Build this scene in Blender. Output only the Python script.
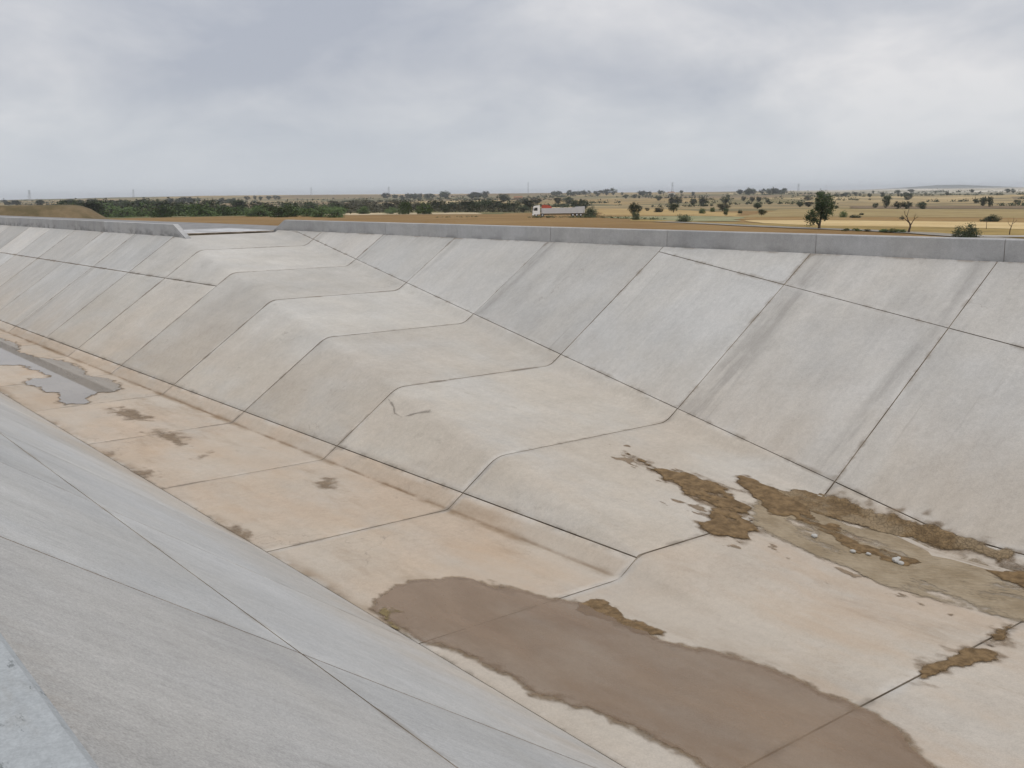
import bpy, bmesh, math, random
import numpy as np
from mathutils import Vector, Matrix
for o in list(bpy.data.objects): bpy.data.objects.remove(o)
scene = bpy.context.scene
COL = scene.collection
rnd = random.Random(11)

CLOUD_OFF1, CLOUD_OFF2, CLOUD_GAIN = (4.27, 3.35, 7.0), (6.27, 6.35, 6.0), 3.5
VEIL = (0.615, 0.655, 0.705, 1); ZEN, SUN_E, EXPO = 0.7, 1.3, 0.0
HAZE = 0.00010

# ------------------------------------------------------------------ camera
CAM_POS = (0.0, -7.061, 5.947); YAW, PITCH, ROLL, FOCAL = 2.47984, -0.18061, -0.011594, 1039.26
cam = bpy.data.cameras.new('camera'); cam_ob = bpy.data.objects.new('camera', cam); COL.objects.link(cam_ob)
cam.sensor_width = 36.0; cam.lens = 36.0*FOCAL/1024; cam.clip_start = 0.1; cam.clip_end = 40000
fw = Vector((math.cos(YAW)*math.cos(PITCH), math.sin(YAW)*math.cos(PITCH), math.sin(PITCH)))
rt = Vector((math.sin(YAW), -math.cos(YAW), 0)); up = rt.cross(fw)
r2 = rt*math.cos(ROLL)+up*math.sin(ROLL); u2 = up*math.cos(ROLL)-rt*math.sin(ROLL)
m = Matrix((r2, u2, -fw)).transposed().to_4x4(); m.translation = CAM_POS
cam_ob.matrix_world = m
scene.camera = cam_ob
scene.render.resolution_x, scene.render.resolution_y = 1024, 768

# ------------------------------------------------------------------ sky, sun, exposure
SUN_EL, SUN_AZ = math.radians(62), math.radians(-8)      # azimuth measured from +X towards +Y
w = bpy.data.worlds.new('World'); scene.world = w; w.use_nodes = True
nt = w.node_tree; N = nt.nodes; L = nt.links
for n in list(N): N.remove(n)
def wn(t, **k):
    n = N.new(t)
    for a, b in k.items(): setattr(n, a, b)
    return n
sky = wn('ShaderNodeTexSky', sky_type='NISHITA', sun_disc=False); sky.sun_elevation = SUN_EL; sky.sun_rotation = math.pi/2-SUN_AZ
tc = wn('ShaderNodeTexCoord'); sep = wn('ShaderNodeSeparateXYZ'); L.new(tc.outputs['Generated'], sep.inputs[0])
def wm(op, a, b=None, c=None, clamp=False):
    n = wn('ShaderNodeMath', operation=op, use_clamp=clamp)
    for i, v in enumerate((a, b, c)):
        if v is None: continue
        if isinstance(v, (int, float)): n.inputs[i].default_value = v
        else: L.new(v, n.inputs[i])
    return n.outputs[0]
zz = wm('MAXIMUM', sep.outputs[2], 0.0)
den = wm('ADD', zz, 0.36)
cmb = wn('ShaderNodeCombineXYZ'); L.new(wm('DIVIDE', sep.outputs[0], den), cmb.inputs[0]); L.new(wm('DIVIDE', sep.outputs[1], den), cmb.inputs[1])
def wnoise(scale, detail, rough, off, dist=0.0, sx=1, sy=1, rot=0.0):
    mp = wn('ShaderNodeMapping'); mp.inputs['Location'].default_value = off; mp.inputs['Scale'].default_value = (sx, sy, 1); mp.inputs['Rotation'].default_value = (0, 0, rot)
    L.new(cmb.outputs[0], mp.inputs[0])
    n = wn('ShaderNodeTexNoise'); n.inputs['Scale'].default_value = scale; n.inputs['Detail'].default_value = detail
    n.inputs['Roughness'].default_value = rough; n.inputs['Distortion'].default_value = dist
    L.new(mp.outputs[0], n.inputs['Vector']); return n.outputs['Fac']
n1 = wnoise(0.8, 2, 0.5, CLOUD_OFF1, 0.2)
n2 = wnoise(2.7, 7, 0.56, CLOUD_OFF2, 0.25)
dens = wm('ADD', wm('MULTIPLY', n1, 0.42), wm('MULTIPLY', n2, 0.58))
dens = wm('MULTIPLY_ADD', wm('SUBTRACT', dens, 0.5), CLOUD_GAIN, 0.5, clamp=True)
ramp = wn('ShaderNodeValToRGB'); L.new(dens, ramp.inputs[0])
ramp.color_ramp.elements[0].position = 0.0; ramp.color_ramp.elements[0].color = (0.455, 0.480, 0.545, 1)
ramp.color_ramp.elements[1].position = 1.0; ramp.color_ramp.elements[1].color = (0.800, 0.788, 0.795, 1)
e = ramp.color_ramp.elements.new(0.5); e.color = (0.600, 0.612, 0.650, 1)
# low down the cloud sheet closes into an even pale veil
veil = wn('ShaderNodeMix', data_type='RGBA'); L.new(ramp.outputs[0], veil.inputs['A']); veil.inputs['B'].default_value = VEIL
L.new(wm('POWER', wm('SUBTRACT', 1.0, wm('MULTIPLY', zz, 9.0, clamp=True)), 1.2), veil.inputs['Factor'])
# an overcast sky is brighter overhead than near the horizon
lift = wm('ADD', 1.0, wm('MULTIPLY', wm('MAXIMUM', wm('SUBTRACT', zz, 0.22), 0.0), ZEN))
big = wn('ShaderNodeVectorMath', operation='SCALE'); L.new(veil.outputs['Result'], big.inputs[0]); L.new(wm('MULTIPLY', lift, 10.0), big.inputs['Scale'])
mx = wn('ShaderNodeMix', data_type='RGBA'); L.new(sky.outputs[0], mx.inputs['A']); L.new(big.outputs[0], mx.inputs['B']); mx.inputs['Factor'].default_value = 0.93
bg = wn('ShaderNodeBackground'); L.new(mx.outputs['Result'], bg.inputs[0]); bg.inputs[1].default_value = 0.1
out = wn('ShaderNodeOutputWorld'); L.new(bg.outputs[0], out.inputs[0])
sl = bpy.data.lights.new('sun', 'SUN'); sl.energy = SUN_E; sl.angle = math.radians(50); sl.color = (1.0, 0.95, 0.88)
so = bpy.data.objects.new('sun', sl); COL.objects.link(so)
sd = Vector((math.cos(SUN_EL)*math.cos(SUN_AZ), math.cos(SUN_EL)*math.sin(SUN_AZ), math.sin(SUN_EL)))
so.rotation_euler = (-sd).to_track_quat('-Z', 'Y').to_euler(); so.location = (10, 10, 60)
vs = scene.view_settings; vs.view_transform = 'Standard'; vs.look = 'None'; vs.exposure = EXPO; vs.gamma = 1.0; vs.use_curve_mapping = False

# ------------------------------------------------------------------ helpers
def tag(o, label=None, cat=None, group=None, kind=None):
    if label: o['label'] = label
    if cat: o['category'] = cat
    if group: o['group'] = group
    if kind: o['kind'] = kind
    return o
def mesh_obj(name, verts, faces, mat=None, parent=None, smooth=False):
    me = bpy.data.meshes.new(name); me.from_pydata([tuple(v) for v in verts], [], faces); me.update()
    if smooth: me.polygons.foreach_set('use_smooth', [True]*len(me.polygons))
    if mat: me.materials.append(mat)
    o = bpy.data.objects.new(name, me); COL.objects.link(o)
    if parent: o.parent = parent
    return o
def empty(name, loc=(0, 0, 0), rz=0.0):
    o = bpy.data.objects.new(name, None); COL.objects.link(o); o.location = loc; o.rotation_euler = (0, 0, rz); o.empty_display_size = 0.3
    return o
class MB:
    def __init__(s): s.v = []; s.f = []
    def box(s, x0, x1, y0, y1, z0, z1, b=0.0):
        bm = bmesh.new(); bmesh.ops.create_cube(bm, size=1.0)
        for q in bm.verts: q.co = Vector(((x0+x1)/2+q.co.x*(x1-x0), (y0+y1)/2+q.co.y*(y1-y0), (z0+z1)/2+q.co.z*(z1-z0)))
        if b: bmesh.ops.bevel(bm, geom=list(bm.edges), offset=b, segments=2, affect='EDGES', profile=0.6)
        s.add(bm)
    def add(s, bm):
        k = len(s.v); bm.verts.index_update()
        s.v += [q.co.copy() for q in bm.verts]; s.f += [[q.index+k for q in f.verts] for f in bm.faces]; bm.free()
    def prism(s, pts, y0, y1):
        k = len(s.v); n = len(pts)
        s.v += [Vector((x, y0, z)) for x, z in pts]+[Vector((x, y1, z)) for x, z in pts]
        s.f += [[k+i for i in range(n)], [k+n+i for i in reversed(range(n))]]+[[k+(i+1) % n, k+i, k+n+i, k+n+(i+1) % n] for i in range(n)]
    def tube(s, pts, rads, seg=6):
        k = len(s.v); pts = [Vector(q) for q in pts]
        for i, q in enumerate(pts):
            d = (pts[min(i+1, len(pts)-1)]-pts[max(i-1, 0)]).normalized()
            a = d.orthogonal().normalized(); b = d.cross(a)
            for j in range(seg):
                t = 2*math.pi*j/seg; s.v.append(q+(a*math.cos(t)+b*math.sin(t))*rads[i])
        for i in range(len(pts)-1):
            for j in range(seg):
                s.f.append([k+i*seg+j, k+i*seg+(j+1) % seg, k+(i+1)*seg+(j+1) % seg, k+(i+1)*seg+j])
        s.f.append([k+j for j in reversed(range(seg))]); s.f.append([k+(len(pts)-1)*seg+j for j in range(seg)])
    def bar(s, a, b, r): s.tube([a, b], [r, r], 4)
    def cyl(s, c, axis, r, h, seg=18):
        a = Vector(axis).normalized()*h/2; c = Vector(c); s.tube([c-a, c+a], [r, r], seg)
    def build(s, name, mat, parent=None, smooth=False): return mesh_obj(name, s.v, s.f, mat, parent, smooth)

# value noise in numpy
_g = np.random.RandomState(3).rand(64, 64)
def vnoise(x, y):
    x = np.asarray(x, float); y = np.asarray(y, float)
    xi = np.floor(x).astype(int); yi = np.floor(y).astype(int); fx = x-xi; fy = y-yi
    fx = fx*fx*(3-2*fx); fy = fy*fy*(3-2*fy)
    a = _g[xi % 64, yi % 64]; b = _g[(xi+1) % 64, yi % 64]; c = _g[xi % 64, (yi+1) % 64]; d = _g[(xi+1) % 64, (yi+1) % 64]
    return (a*(1-fx)+b*fx)*(1-fy)+(c*(1-fx)+d*fx)*fy-0.5
def fbm(x, y, f0, oct=4):
    s = 0; a = 1.0
    for k in range(oct): s = s+a*vnoise(x*f0*2**k+17.3*k, y*f0*2**k+5.1*k); a *= 0.55
    return s
def poly_sd(px, py, poly):
    """signed distance to a polygon, negative inside"""
    d = np.full(px.shape, 1e9); inside = np.zeros(px.shape, bool); n = len(poly)
    for i in range(n):
        (ax, ay), (bx, by) = poly[i], poly[(i+1) % n]
        ex, ey = bx-ax, by-ay; t = np.clip(((px-ax)*ex+(py-ay)*ey)/max(ex*ex+ey*ey, 1e-9), 0, 1)
        d = np.minimum(d, np.hypot(px-ax-t*ex, py-ay-t*ey))
        c = ((ay > py) != (by > py)) & (px < (bx-ax)*(py-ay)/((by-ay) if by != ay else 1e-9)+ax)
        inside ^= c
    return np.where(inside, -d, d)
def field_mesh(name, xs, ys, F, zfun, mat, parent=None, smooth=True, ew=0.12):
    """mesh of the region F < 0 on a grid, with the outline cut through the cells"""
    idx = {}; verts = []; faces = []; dep = []
    def vert(i, j):
        k = (i, j)
        if k not in idx: idx[k] = len(verts); verts.append((xs[i], ys[j], zfun(xs[i], ys[j], F[i, j]))); dep.append(min(1.0, max(0.0, -F[i, j]/ew)))
        return idx[k]
    def cut(i0, j0, i1, j1):
        k = (i0, j0, i1, j1) if (i0, j0) < (i1, j1) else (i1, j1, i0, j0)
        if k not in idx:
            a, b = F[i0, j0], F[i1, j1]; t = a/(a-b)
            x = xs[i0]+(xs[i1]-xs[i0])*t; y = ys[j0]+(ys[j1]-ys[j0])*t
            idx[k] = len(verts); verts.append((x, y, zfun(x, y, 0.0))); dep.append(0.0)
        return idx[k]
    neg = F < 0
    cnt = neg[:-1, :-1].astype(int)+neg[1:, :-1]+neg[1:, 1:]+neg[:-1, 1:]
    for i, j in zip(*np.nonzero(cnt)):
        c = [(i, j), (i+1, j), (i+1, j+1), (i, j+1)]
        if cnt[i, j] == 4: faces.append([vert(*q) for q in c]); continue
        f = []
        for k in range(4):
            a, b = c[k], c[(k+1) % 4]
            if neg[a]: f.append(vert(*a))
            if neg[a] != neg[b]: f.append(cut(*a, *b))
        if len(f) >= 3: faces.append(f)
    o = mesh_obj(name, verts, faces, mat, parent, smooth)
    at = o.data.attributes.new('depth', 'FLOAT', 'POINT'); at.data.foreach_set('value', dep)
    return o

# ------------------------------------------------------------------ materials
class MT:
    def __init__(s, name, rough=0.85, spec=0.3):
        s.m = bpy.data.materials.new(name); s.m.use_nodes = True; s.t = s.m.node_tree; s.n = s.t.nodes; s.l = s.t.links
        s.b = s.n['Principled BSDF']; s.b.inputs['Roughness'].default_value = rough; s.b.inputs['Specular IOR Level'].default_value = spec
        g = s.n.new('ShaderNodeNewGeometry'); s.pos = g.outputs['Position']; s.island = g.outputs['Random Per Island']
        sp = s.n.new('ShaderNodeSeparateXYZ'); s.l.new(s.pos, sp.inputs[0]); s.x, s.y, s.z = sp.outputs
    def put(s, v, sock):
        if v is None: return
        if hasattr(v, 'is_linked') or hasattr(v, 'links'): s.l.new(v, sock)
        else: sock.default_value = v
    def math(s, op, a, b=None, c=None, clamp=False):
        n = s.n.new('ShaderNodeMath'); n.operation = op; n.use_clamp = clamp
        for i, v in enumerate((a, b, c)): s.put(v, n.inputs[i])
        return n.outputs[0]
    def noise(s, scale, detail=4, rough=0.55, st=(1, 1, 1), off=(0, 0, 0), dist=0.0):
        mp = s.n.new('ShaderNodeMapping'); mp.inputs['Scale'].default_value = st; mp.inputs['Location'].default_value = off; s.l.new(s.pos, mp.inputs[0])
        n = s.n.new('ShaderNodeTexNoise'); n.inputs['Scale'].default_value = scale; n.inputs['Detail'].default_value = detail; n.inputs['Roughness'].default_value = rough
        n.inputs['Distortion'].default_value = dist; s.l.new(mp.outputs[0], n.inputs['Vector']); return n.outputs['Fac']
    def step(s, v, lo, hi, a=0.0, b=1.0):
        n = s.n.new('ShaderNodeMapRange'); n.interpolation_type = 'SMOOTHSTEP'
        s.l.new(v, n.inputs[0])
        for i, q in enumerate((lo, hi, a, b)): n.inputs[1+i].default_value = q
        return n.outputs[0]
    def mix(s, f, a, b, mode='MIX'):
        n = s.n.new('ShaderNodeMix'); n.data_type = 'RGBA'; n.blend_type = mode
        s.put(f, n.inputs['Factor'])
        for k, v in (('A', a), ('B', b)): s.put((*v, 1) if isinstance(v, tuple) and len(v) == 3 else v, n.inputs[k])
        return n.outputs['Result']
    def band(s, v, c, wd):
        """soft bump of half width wd round the value c"""
        return s.step(s.math('ABSOLUTE', s.math('SUBTRACT', v, c)), 0.0, wd, 1.0, 0.0)
    def scale(s, col, f):
        n = s.n.new('ShaderNodeVectorMath'); n.operation = 'SCALE'; s.l.new(col, n.inputs[0]); s.put(f, n.inputs['Scale']); return n.outputs[0]
    def objcol(s):
        return s.n.new('ShaderNodeObjectInfo').outputs['Color']
    def bump(s, h, dist, strength=1.0):
        n = s.n.new('ShaderNodeBump'); n.inputs['Distance'].default_value = dist; n.inputs['Strength'].default_value = strength; s.l.new(h, n.inputs['Height'])
        s.l.new(n.outputs[0], s.b.inputs['Normal'])
    def feather(s, top=1.0, lo=0.10, hi=0.55, rag=0.9, sc=14):
        """thin out towards the outline of a deposit (mesh attribute depth), broken up by noise"""
        a = s.n.new('ShaderNodeAttribute'); a.attribute_name = 'depth'
        v = s.math('ADD', a.outputs['Fac'], s.math('MULTIPLY_ADD', s.noise(sc, 5, 0.7, st=(0.6, 1, 1), off=(2, 7, 5)), rag, -rag*0.5))
        f = s.math('MULTIPLY', s.step(v, lo, hi), s.step(a.outputs['Fac'], 0.0, 0.08)); s.l.new(s.math('MULTIPLY', f, top), s.b.inputs['Alpha']); return f
    def col(s, c): s.put((*c, 1) if isinstance(c, tuple) and len(c) == 3 else c, s.b.inputs['Base Color']); return s
def plain(name, c, rough=0.7, spec=0.3, var=0.12, sc=3.0):
    t = MT(name, rough, spec); t.col(t.mix(t.noise(sc, 4), tuple(q*(1-var) for q in c), tuple(min(1, q*(1+var)) for q in c))); return t.m

# ------------------------------------------------------------------ the basin: dimensions (metres)
W, R, S, SN = 3.743, 4.780, 1.4302, 1.457          # floor width, ramp width, bank slopes (run per rise)
HA, HB, HN, TZ, ZL, ZN = 4.278, 4.421, 4.331, 0.263, 2.792, 2.736
RAMP0, RAMPG = -1.0086, -0.11659
JX = {0: -6.428, 1: -11.188, 2: -15.94, 3: -20.979, 4: -26.138, 5: -31.387, 6: -36.397, 7: -41.626, 8: -46.091, 9: -51.235, 10: -56.218, 11: -61.169, 12: -66.104}
for j in range(13, 29): JX[j] = -66.104-5.0*(j-12)
for j in range(-8, 0): JX[j] = -6.428-5.0*j
XL, XR = JX[28], JX[-8]
YA, YB = W+HA*S, W+R+HB*S
YN, YB2 = -6.95, 15.30
zr = lambda x: min(max(0.0, RAMP0+RAMPG*x), 4.30)
def prof(x, y):
    if y < 0: return -y/SN
    return max(min(max((y-W)/S, 0), zr(x), HA), min((y-W-R)/S, HB), 0)

# concrete: pale grey placed slabs, silt-stained low down
def concrete(name, base, silt, silt_lo, silt_hi, along_x, silt_max=0.85, extra=None, gl=1.0, edge_k=0.75, grain_k=0.16, fade_x=False, hair=0.0):
    t = MT(name, 0.88, 0.25)
    st = (0.12, 1.6, 1.6) if along_x else (1.9, 0.10, 0.10)
    big = t.noise(0.35, 3, 0.5); mid = t.noise(1.7, 5, 0.66, off=(3, 7, 1)); fine = t.noise(34, 3, 0.7)
    streak = t.noise(1.3, 4, 0.6, st=st, off=(11, 2, 5)); streak2 = t.noise(4.2, 3, 0.6, st=st, off=(1, 9, 4))
    c = t.mix(t.step(big, 0.3, 0.7), tuple(q*0.93 for q in base), tuple(q*1.06 for q in base))
    f = t.math('MULTIPLY', t.step(t.math('ADD', t.z, t.math('MULTIPLY_ADD', mid, 1.1, -0.55)), silt_lo, silt_hi, 1.0, 0.0), silt_max)
    f = t.math('MULTIPLY', f, t.step(t.noise(0.55, 4, 0.6, st=(0.5, 1, 1) if along_x else (1, 0.5, 0.5), off=(8, 1, 3)), 0.28, 0.62, 0.30, 1.0))
    if fade_x: f = t.math('MULTIPLY', f, t.step(t.math('ADD', t.x, t.math('MULTIPLY_ADD', mid, 3.0, -1.5)), -12.5, -9.0, 1.0, 0.42))
    c = t.mix(f, c, silt)
    k = t.math('ADD', t.math('MULTIPLY_ADD', streak, 0.17*gl, 1-0.085*gl), t.math('MULTIPLY_ADD', streak2, 0.12*gl, -0.06*gl))
    mott = t.noise(0.8, 6, 0.68, st=(1, 0.7, 0.7), off=(21, 5, 9))
    k = t.math('ADD', k, t.math('MULTIPLY_ADD', mott, 0.30, -0.15))
    k = t.math('ADD', k, t.math('MULTIPLY_ADD', mid, 0.18, -0.09)); k = t.math('ADD', k, t.math('MULTIPLY_ADD', t.step(fine, 0.25, 0.75), 0.14, -0.07))
    k = t.math('ADD', k, t.math('MULTIPLY_ADD', t.step(t.noise(9, 5, 0.75, st=(1, 0.8, 0.8), off=(14, 4, 6)), 0.28, 0.72), 0.12, -0.06))
    c = t.mix(t.step(t.noise(0.5, 4, 0.6, off=(2, 22, 7)), 0.35, 0.68, 0.0, 0.30), c, tuple(q*w_ for q, w_ in zip(base, (1.04, 0.985, 0.90))))
    if hair: k = t.math('ADD', k, t.math('MULTIPLY_ADD', t.step(t.noise(13, 5, 0.72, st=(1.6, 0.09, 0.09), off=(6, 1, 2)), 0.30, 0.72), hair, -hair*0.5))
    c = t.scale(c, k)
    # small dark blotches
    spot = t.step(t.noise(2.6, 6, 0.62, st=st if not along_x else (0.5, 1.3, 1), off=(31, 3, 8)), 0.635, 0.74)
    c = t.mix(t.math('MULTIPLY', spot, 0.28), c, (0.20, 0.18, 0.15))
    if extra: c = extra(t, c)
    # grime gathered along the slab edges, broken up by noise
    ed = t.n.new('ShaderNodeAttribute'); ed.attribute_name = 'edge'
    en = t.math('MULTIPLY', ed.outputs['Fac'], t.step(t.noise(1.3, 6, 0.7, off=(15, 2, 6)), 0.36, 0.66))
    c = t.mix(t.math('MULTIPLY', t.step(t.math('ADD', en, t.math('MULTIPLY_ADD', fine, 0.3, -0.15)), 0.25, 0.95), edge_k), c, (0.225, 0.195, 0.16))
    lip = t.math('MULTIPLY', ed.outputs['Fac'], t.step(t.noise(0.7, 4, 0.6, off=(5, 33, 6)), 0.50, 0.62))
    c = t.mix(t.math('MULTIPLY', lip, 0.35), c, (0.60, 0.59, 0.56))
    # hairline cracks and pores
    vo = t.n.new('ShaderNodeTexVoronoi'); vo.feature = 'DISTANCE_TO_EDGE'; vo.inputs['Scale'].default_value = 0.42
    wv = t.n.new('ShaderNodeTexNoise'); wv.inputs['Scale'].default_value = 1.6; wv.inputs['Detail'].default_value = 5; t.l.new(t.pos, wv.inputs['Vector'])
    wa = t.n.new('ShaderNodeVectorMath'); wa.operation = 'SCALE'; t.l.new(wv.outputs['Color'], wa.inputs[0]); wa.inputs['Scale'].default_value = 1.4
    wb = t.n.new('ShaderNodeVectorMath'); wb.operation = 'ADD'; t.l.new(t.pos, wb.inputs[0]); t.l.new(wa.outputs[0], wb.inputs[1]); t.l.new(wb.outputs[0], vo.inputs['Vector'])
    ck = t.math('MULTIPLY', t.step(vo.outputs['Distance'], 0.0, 0.006, 1.0, 0.0), t.step(t.noise(0.28, 3, 0.5, off=(40, 8, 3)), 0.60, 0.66))
    c = t.mix(t.math('MULTIPLY', ck, 0.5), c, (0.20, 0.17, 0.14))
    grain = t.noise(95, 2, 0.8, off=(1, 2, 3)); c = t.scale(c, t.math('MULTIPLY_ADD', t.step(grain, 0.30, 0.70), grain_k, 1-grain_k*0.5))
    c = t.mix(1.0, c, t.objcol(), 'MULTIPLY')
    t.col(c); t.bump(t.math('ADD', fine, t.math('MULTIPLY', mid, 2.0)), 0.004, 0.6)
    return t.m
GREY = (0.435, 0.425, 0.404); SILT = (0.435, 0.368, 0.290)
def dark_bands(lst):
    """run-off stains down the bank beside some joints: (x centre, half width, strength)"""
    def fn(t, c):
        n = t.step(t.noise(1.5, 5, 0.65, st=(2.2, 0.35, 0.35), off=(4, 4, 4)), 0.34, 0.62)
        for x, wd, s in lst:
            c = t.mix(t.math('MULTIPLY', t.math('MULTIPLY', t.band(t.x, x, wd), n), s), c, (0.215, 0.205, 0.19))
        return c
    return fn
def toe_dirt(t, c):
    n = t.step(t.noise(1.1, 5, 0.65, st=(0.6, 1, 1), off=(5, 6, 2)), 0.40, 0.66)
    f = t.math('MAXIMUM', t.band(t.y, W-0.02, 0.16), t.math('MULTIPLY', t.band(t.y, 0.03, 0.30), 0.8))
    f = t.math('MULTIPLY', f, t.step(t.x, -11.6, -11.2, 1.0, 0.0))
    c = t.mix(t.math('MULTIPLY', t.math('MULTIPLY', f, n), 0.8), c, (0.20, 0.135, 0.075))
    n3 = t.step(t.noise(2.3, 6, 0.7, st=(0.5, 1, 1), off=(1, 16, 2)), 0.30, 0.60)
    ln = t.math('MAXIMUM', t.math('MULTIPLY', t.band(t.y, W+0.005, 0.055), t.step(t.x, -11.6, -11.2, 1.0, 0.0)), t.math('MULTIPLY', t.band(t.y, W+R+0.005, 0.045), t.step(t.x, -11.4, -11.0, 0.0, 0.7)))
    c = t.mix(t.math('MULTIPLY', t.math('MULTIPLY', ln, n3), 0.85), c, (0.165, 0.105, 0.055))
    og = t.step(t.noise(0.6, 5, 0.62, st=(0.4, 1.0, 1), off=(19, 2, 6)), 0.48, 0.70)
    c = t.mix(t.math('MULTIPLY', og, 0.5), c, (0.43, 0.315, 0.215))
    g = t.step(t.noise(0.8, 7, 0.68, st=(0.35, 1.2, 1), off=(2, 12, 6)), 0.52, 0.72)
    c = t.mix(t.math('MULTIPLY', g, 0.45), c, (0.255, 0.185, 0.12))
    p = t.step(t.noise(0.45, 6, 0.6, st=(0.5, 1.0, 1), off=(9, 3, 1)), 0.50, 0.60)
    return t.mix(t.math('MULTIPLY', p, 0.25), c, (0.46, 0.41, 0.345))
M_bank = concrete('concrete_bank', GREY, SILT, 0.2, 2.6, False, 0.62,
    dark_bands([(JX[2]+0.55, 0.75, 0.48), (JX[1]-0.35, 0.35, 0.42), (JX[4]+0.30, 0.36, 0.5), (JX[6]+0.4, 0.5, 0.42), (JX[0]+0.4, 0.5, 0.35), (JX[8]+0.25, 0.3, 0.3), (JX[5]+0.35, 0.4, 0.3), (JX[9]+0.3, 0.4, 0.4), (JX[7]+0.3, 0.5, 0.35)]))
def near_dirt(t, c):
    n = t.step(t.noise(2.4, 7, 0.7, st=(1.5, 0.6, 0.6), off=(3, 8, 2)), 0.46, 0.66)
    c = t.mix(t.math('MULTIPLY', t.math('MULTIPLY', t.band(t.y, -6.42, 0.30), n), 0.45), c, (0.27, 0.225, 0.175))
    s_ = t.step(t.noise(7, 6, 0.7, st=(1.6, 0.28, 0.28), off=(9, 9, 1)), 0.63, 0.74)
    return t.mix(t.math('MULTIPLY', s_, 0.42), c, (0.16, 0.16, 0.155))
M_near = concrete('concrete_near_bank', (0.412, 0.412, 0.405), SILT, 0.0, 1.7, False, 0.75, near_dirt, 1.0, 0.5, 0.30, hair=0.07)
M_ramp = concrete('concrete_ramp', (0.442, 0.426, 0.395), SILT, 0.2, 3.6, True, 0.72, None, 0.8)
M_floor = concrete('concrete_floor', (0.425, 0.392, 0.345), (0.440, 0.350, 0.265), 0.6, 1.4, True, 0.9, toe_dirt, 0.7, fade_x=True)
M_wall = concrete('concrete_wall', (0.375, 0.375, 0.378), SILT, -3, -2, False, 0.1,
    lambda t, c: t.mix(t.math('MULTIPLY', t.step(t.noise(1.2, 5, 0.6, st=(1, 1, 2)), 0.42, 0.62), t.step(t.z, 4.30, 4.62, 0.7, 0.12)), c, (0.16, 0.16, 0.155)), 1.1)
M_cope = concrete('concrete_coping', (0.335, 0.355, 0.368), SILT, -3, -2, True, 0.1,
    lambda t, c: t.mix(t.math('MULTIPLY', t.step(t.noise(9, 5, 0.7, st=(1.0, 2.6, 1)), 0.60, 0.70), 0.75), c, (0.10, 0.11, 0.11)), 0.6)
def joint_mat():
    t = MT('joint_filler', 0.95, 0.1)
    c = t.mix(t.step(t.noise(0.9, 5, 0.65), 0.40, 0.66), (0.185, 0.148, 0.110), (0.38, 0.33, 0.27)); t.col(c); return t.m
M_joint = joint_mat()

def offset_path(pts, trim, off):
    """cut a cross-section polyline short by trim at both ends and shift it by off along its normal"""
    P = [Vector(q) for q in pts]
    a = (P[1]-P[0]).normalized(); b = (P[-1]-P[-2]).normalized()
    P[0] = P[0]+a*trim; P[-1] = P[-1]-b*trim
    out_ = []
    for i, q in enumerate(P):
        d1 = (P[i]-P[i-1]).normalized() if i else None; d2 = (P[i+1]-P[i]).normalized() if i < len(P)-1 else None
        n = Vector((0, 0))
        for d in (d1, d2):
            if d is not None: n += Vector((-d.y, d.x))
        out_.append(q+n.normalized()*off)
    return out_
def inner(pts, e):
    """add a point e in from both ends of a cross-section"""
    P = [Vector(q) for q in pts]; e0 = min(e, (P[1]-P[0]).length*0.45); e1 = min(e, (P[-1]-P[-2]).length*0.45)
    a = P[0]+(P[1]-P[0]).normalized()*e0; b = P[-1]-(P[-1]-P[-2]).normalized()*e1
    return [P[0], a]+P[1:-1]+[b, P[-1]]
def slab(name, parent, mat, xa, xb, path, gap=0.016, th=0.09, nx=4, tone=None, bev=0.004, gx=0.024, edge=0.16, lift=None):
    """one placed concrete slab with eased edges; path(x) gives its cross-section from low y to high y"""
    lo, hi = min(xa, xb), max(xa, xb)
    proud = rnd.uniform(-0.003, 0.004) if lift is None else lift; g = gap/2; ex = edge/(hi-lo)
    ts = [0.0, ex]+[ex+(1-2*ex)*i/nx for i in range(1, nx)]+[1-ex, 1.0]
    def rows(tr, off):
        out_ = []
        for t in ts:
            tx_ = tr-g+gx/2; x = (lo+tx_)+(hi-lo-2*tx_)*t
            out_.append([(x, q.x, q.y) for q in offset_path(inner(path(x), edge), tr, off)])
        return out_
    top = rows(g+bev, proud); rim = rows(g, proud-bev); bot = rows(g, -th)
    nr = len(ts)-1; m_ = len(top[0]); V = []; Fc = []
    for r in top: V += r
    I = lambda i, j: i*m_+j
    for i in range(nr):
        for j in range(m_-1): Fc.append([I(i, j), I(i+1, j), I(i+1, j+1), I(i, j+1)])
    ring = [(i, 0) for i in range(nr+1)]+[(nr, j) for j in range(1, m_)]+[(i, m_-1) for i in range(nr-1, -1, -1)]+[(0, j) for j in range(m_-2, 0, -1)]
    k1 = len(V); V += [rim[i][j] for i, j in ring]; k2 = len(V); V += [bot[i][j] for i, j in ring]; n = len(ring)
    for a in range(n):
        b = (a+1) % n
        Fc.append([I(*ring[b]), I(*ring[a]), k1+a, k1+b])
    for a in range(n):
        b = (a+1) % n; Fc.append([k1+b, k1+a, k2+a, k2+b])
    o = mesh_obj(name, V, Fc, mat, parent)
    o.data.materials.append(M_joint); o.data.polygons.foreach_set('material_index', [0]*(len(Fc)-n)+[1]*n)
    at = o.data.attributes.new('edge', 'FLOAT', 'POINT'); on = set(I(*q) for q in ring)
    at.data.foreach_set('value', [1.0 if (k in on or k >= k1) else 0.0 for k in range(len(V))])
    t = tone if tone is not None else rnd.uniform(0.95, 1.04); wv = rnd.uniform(-0.012, 0.014)
    o.color = (t*(1+wv), t, t*(1-wv), 1)
    return o
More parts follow.
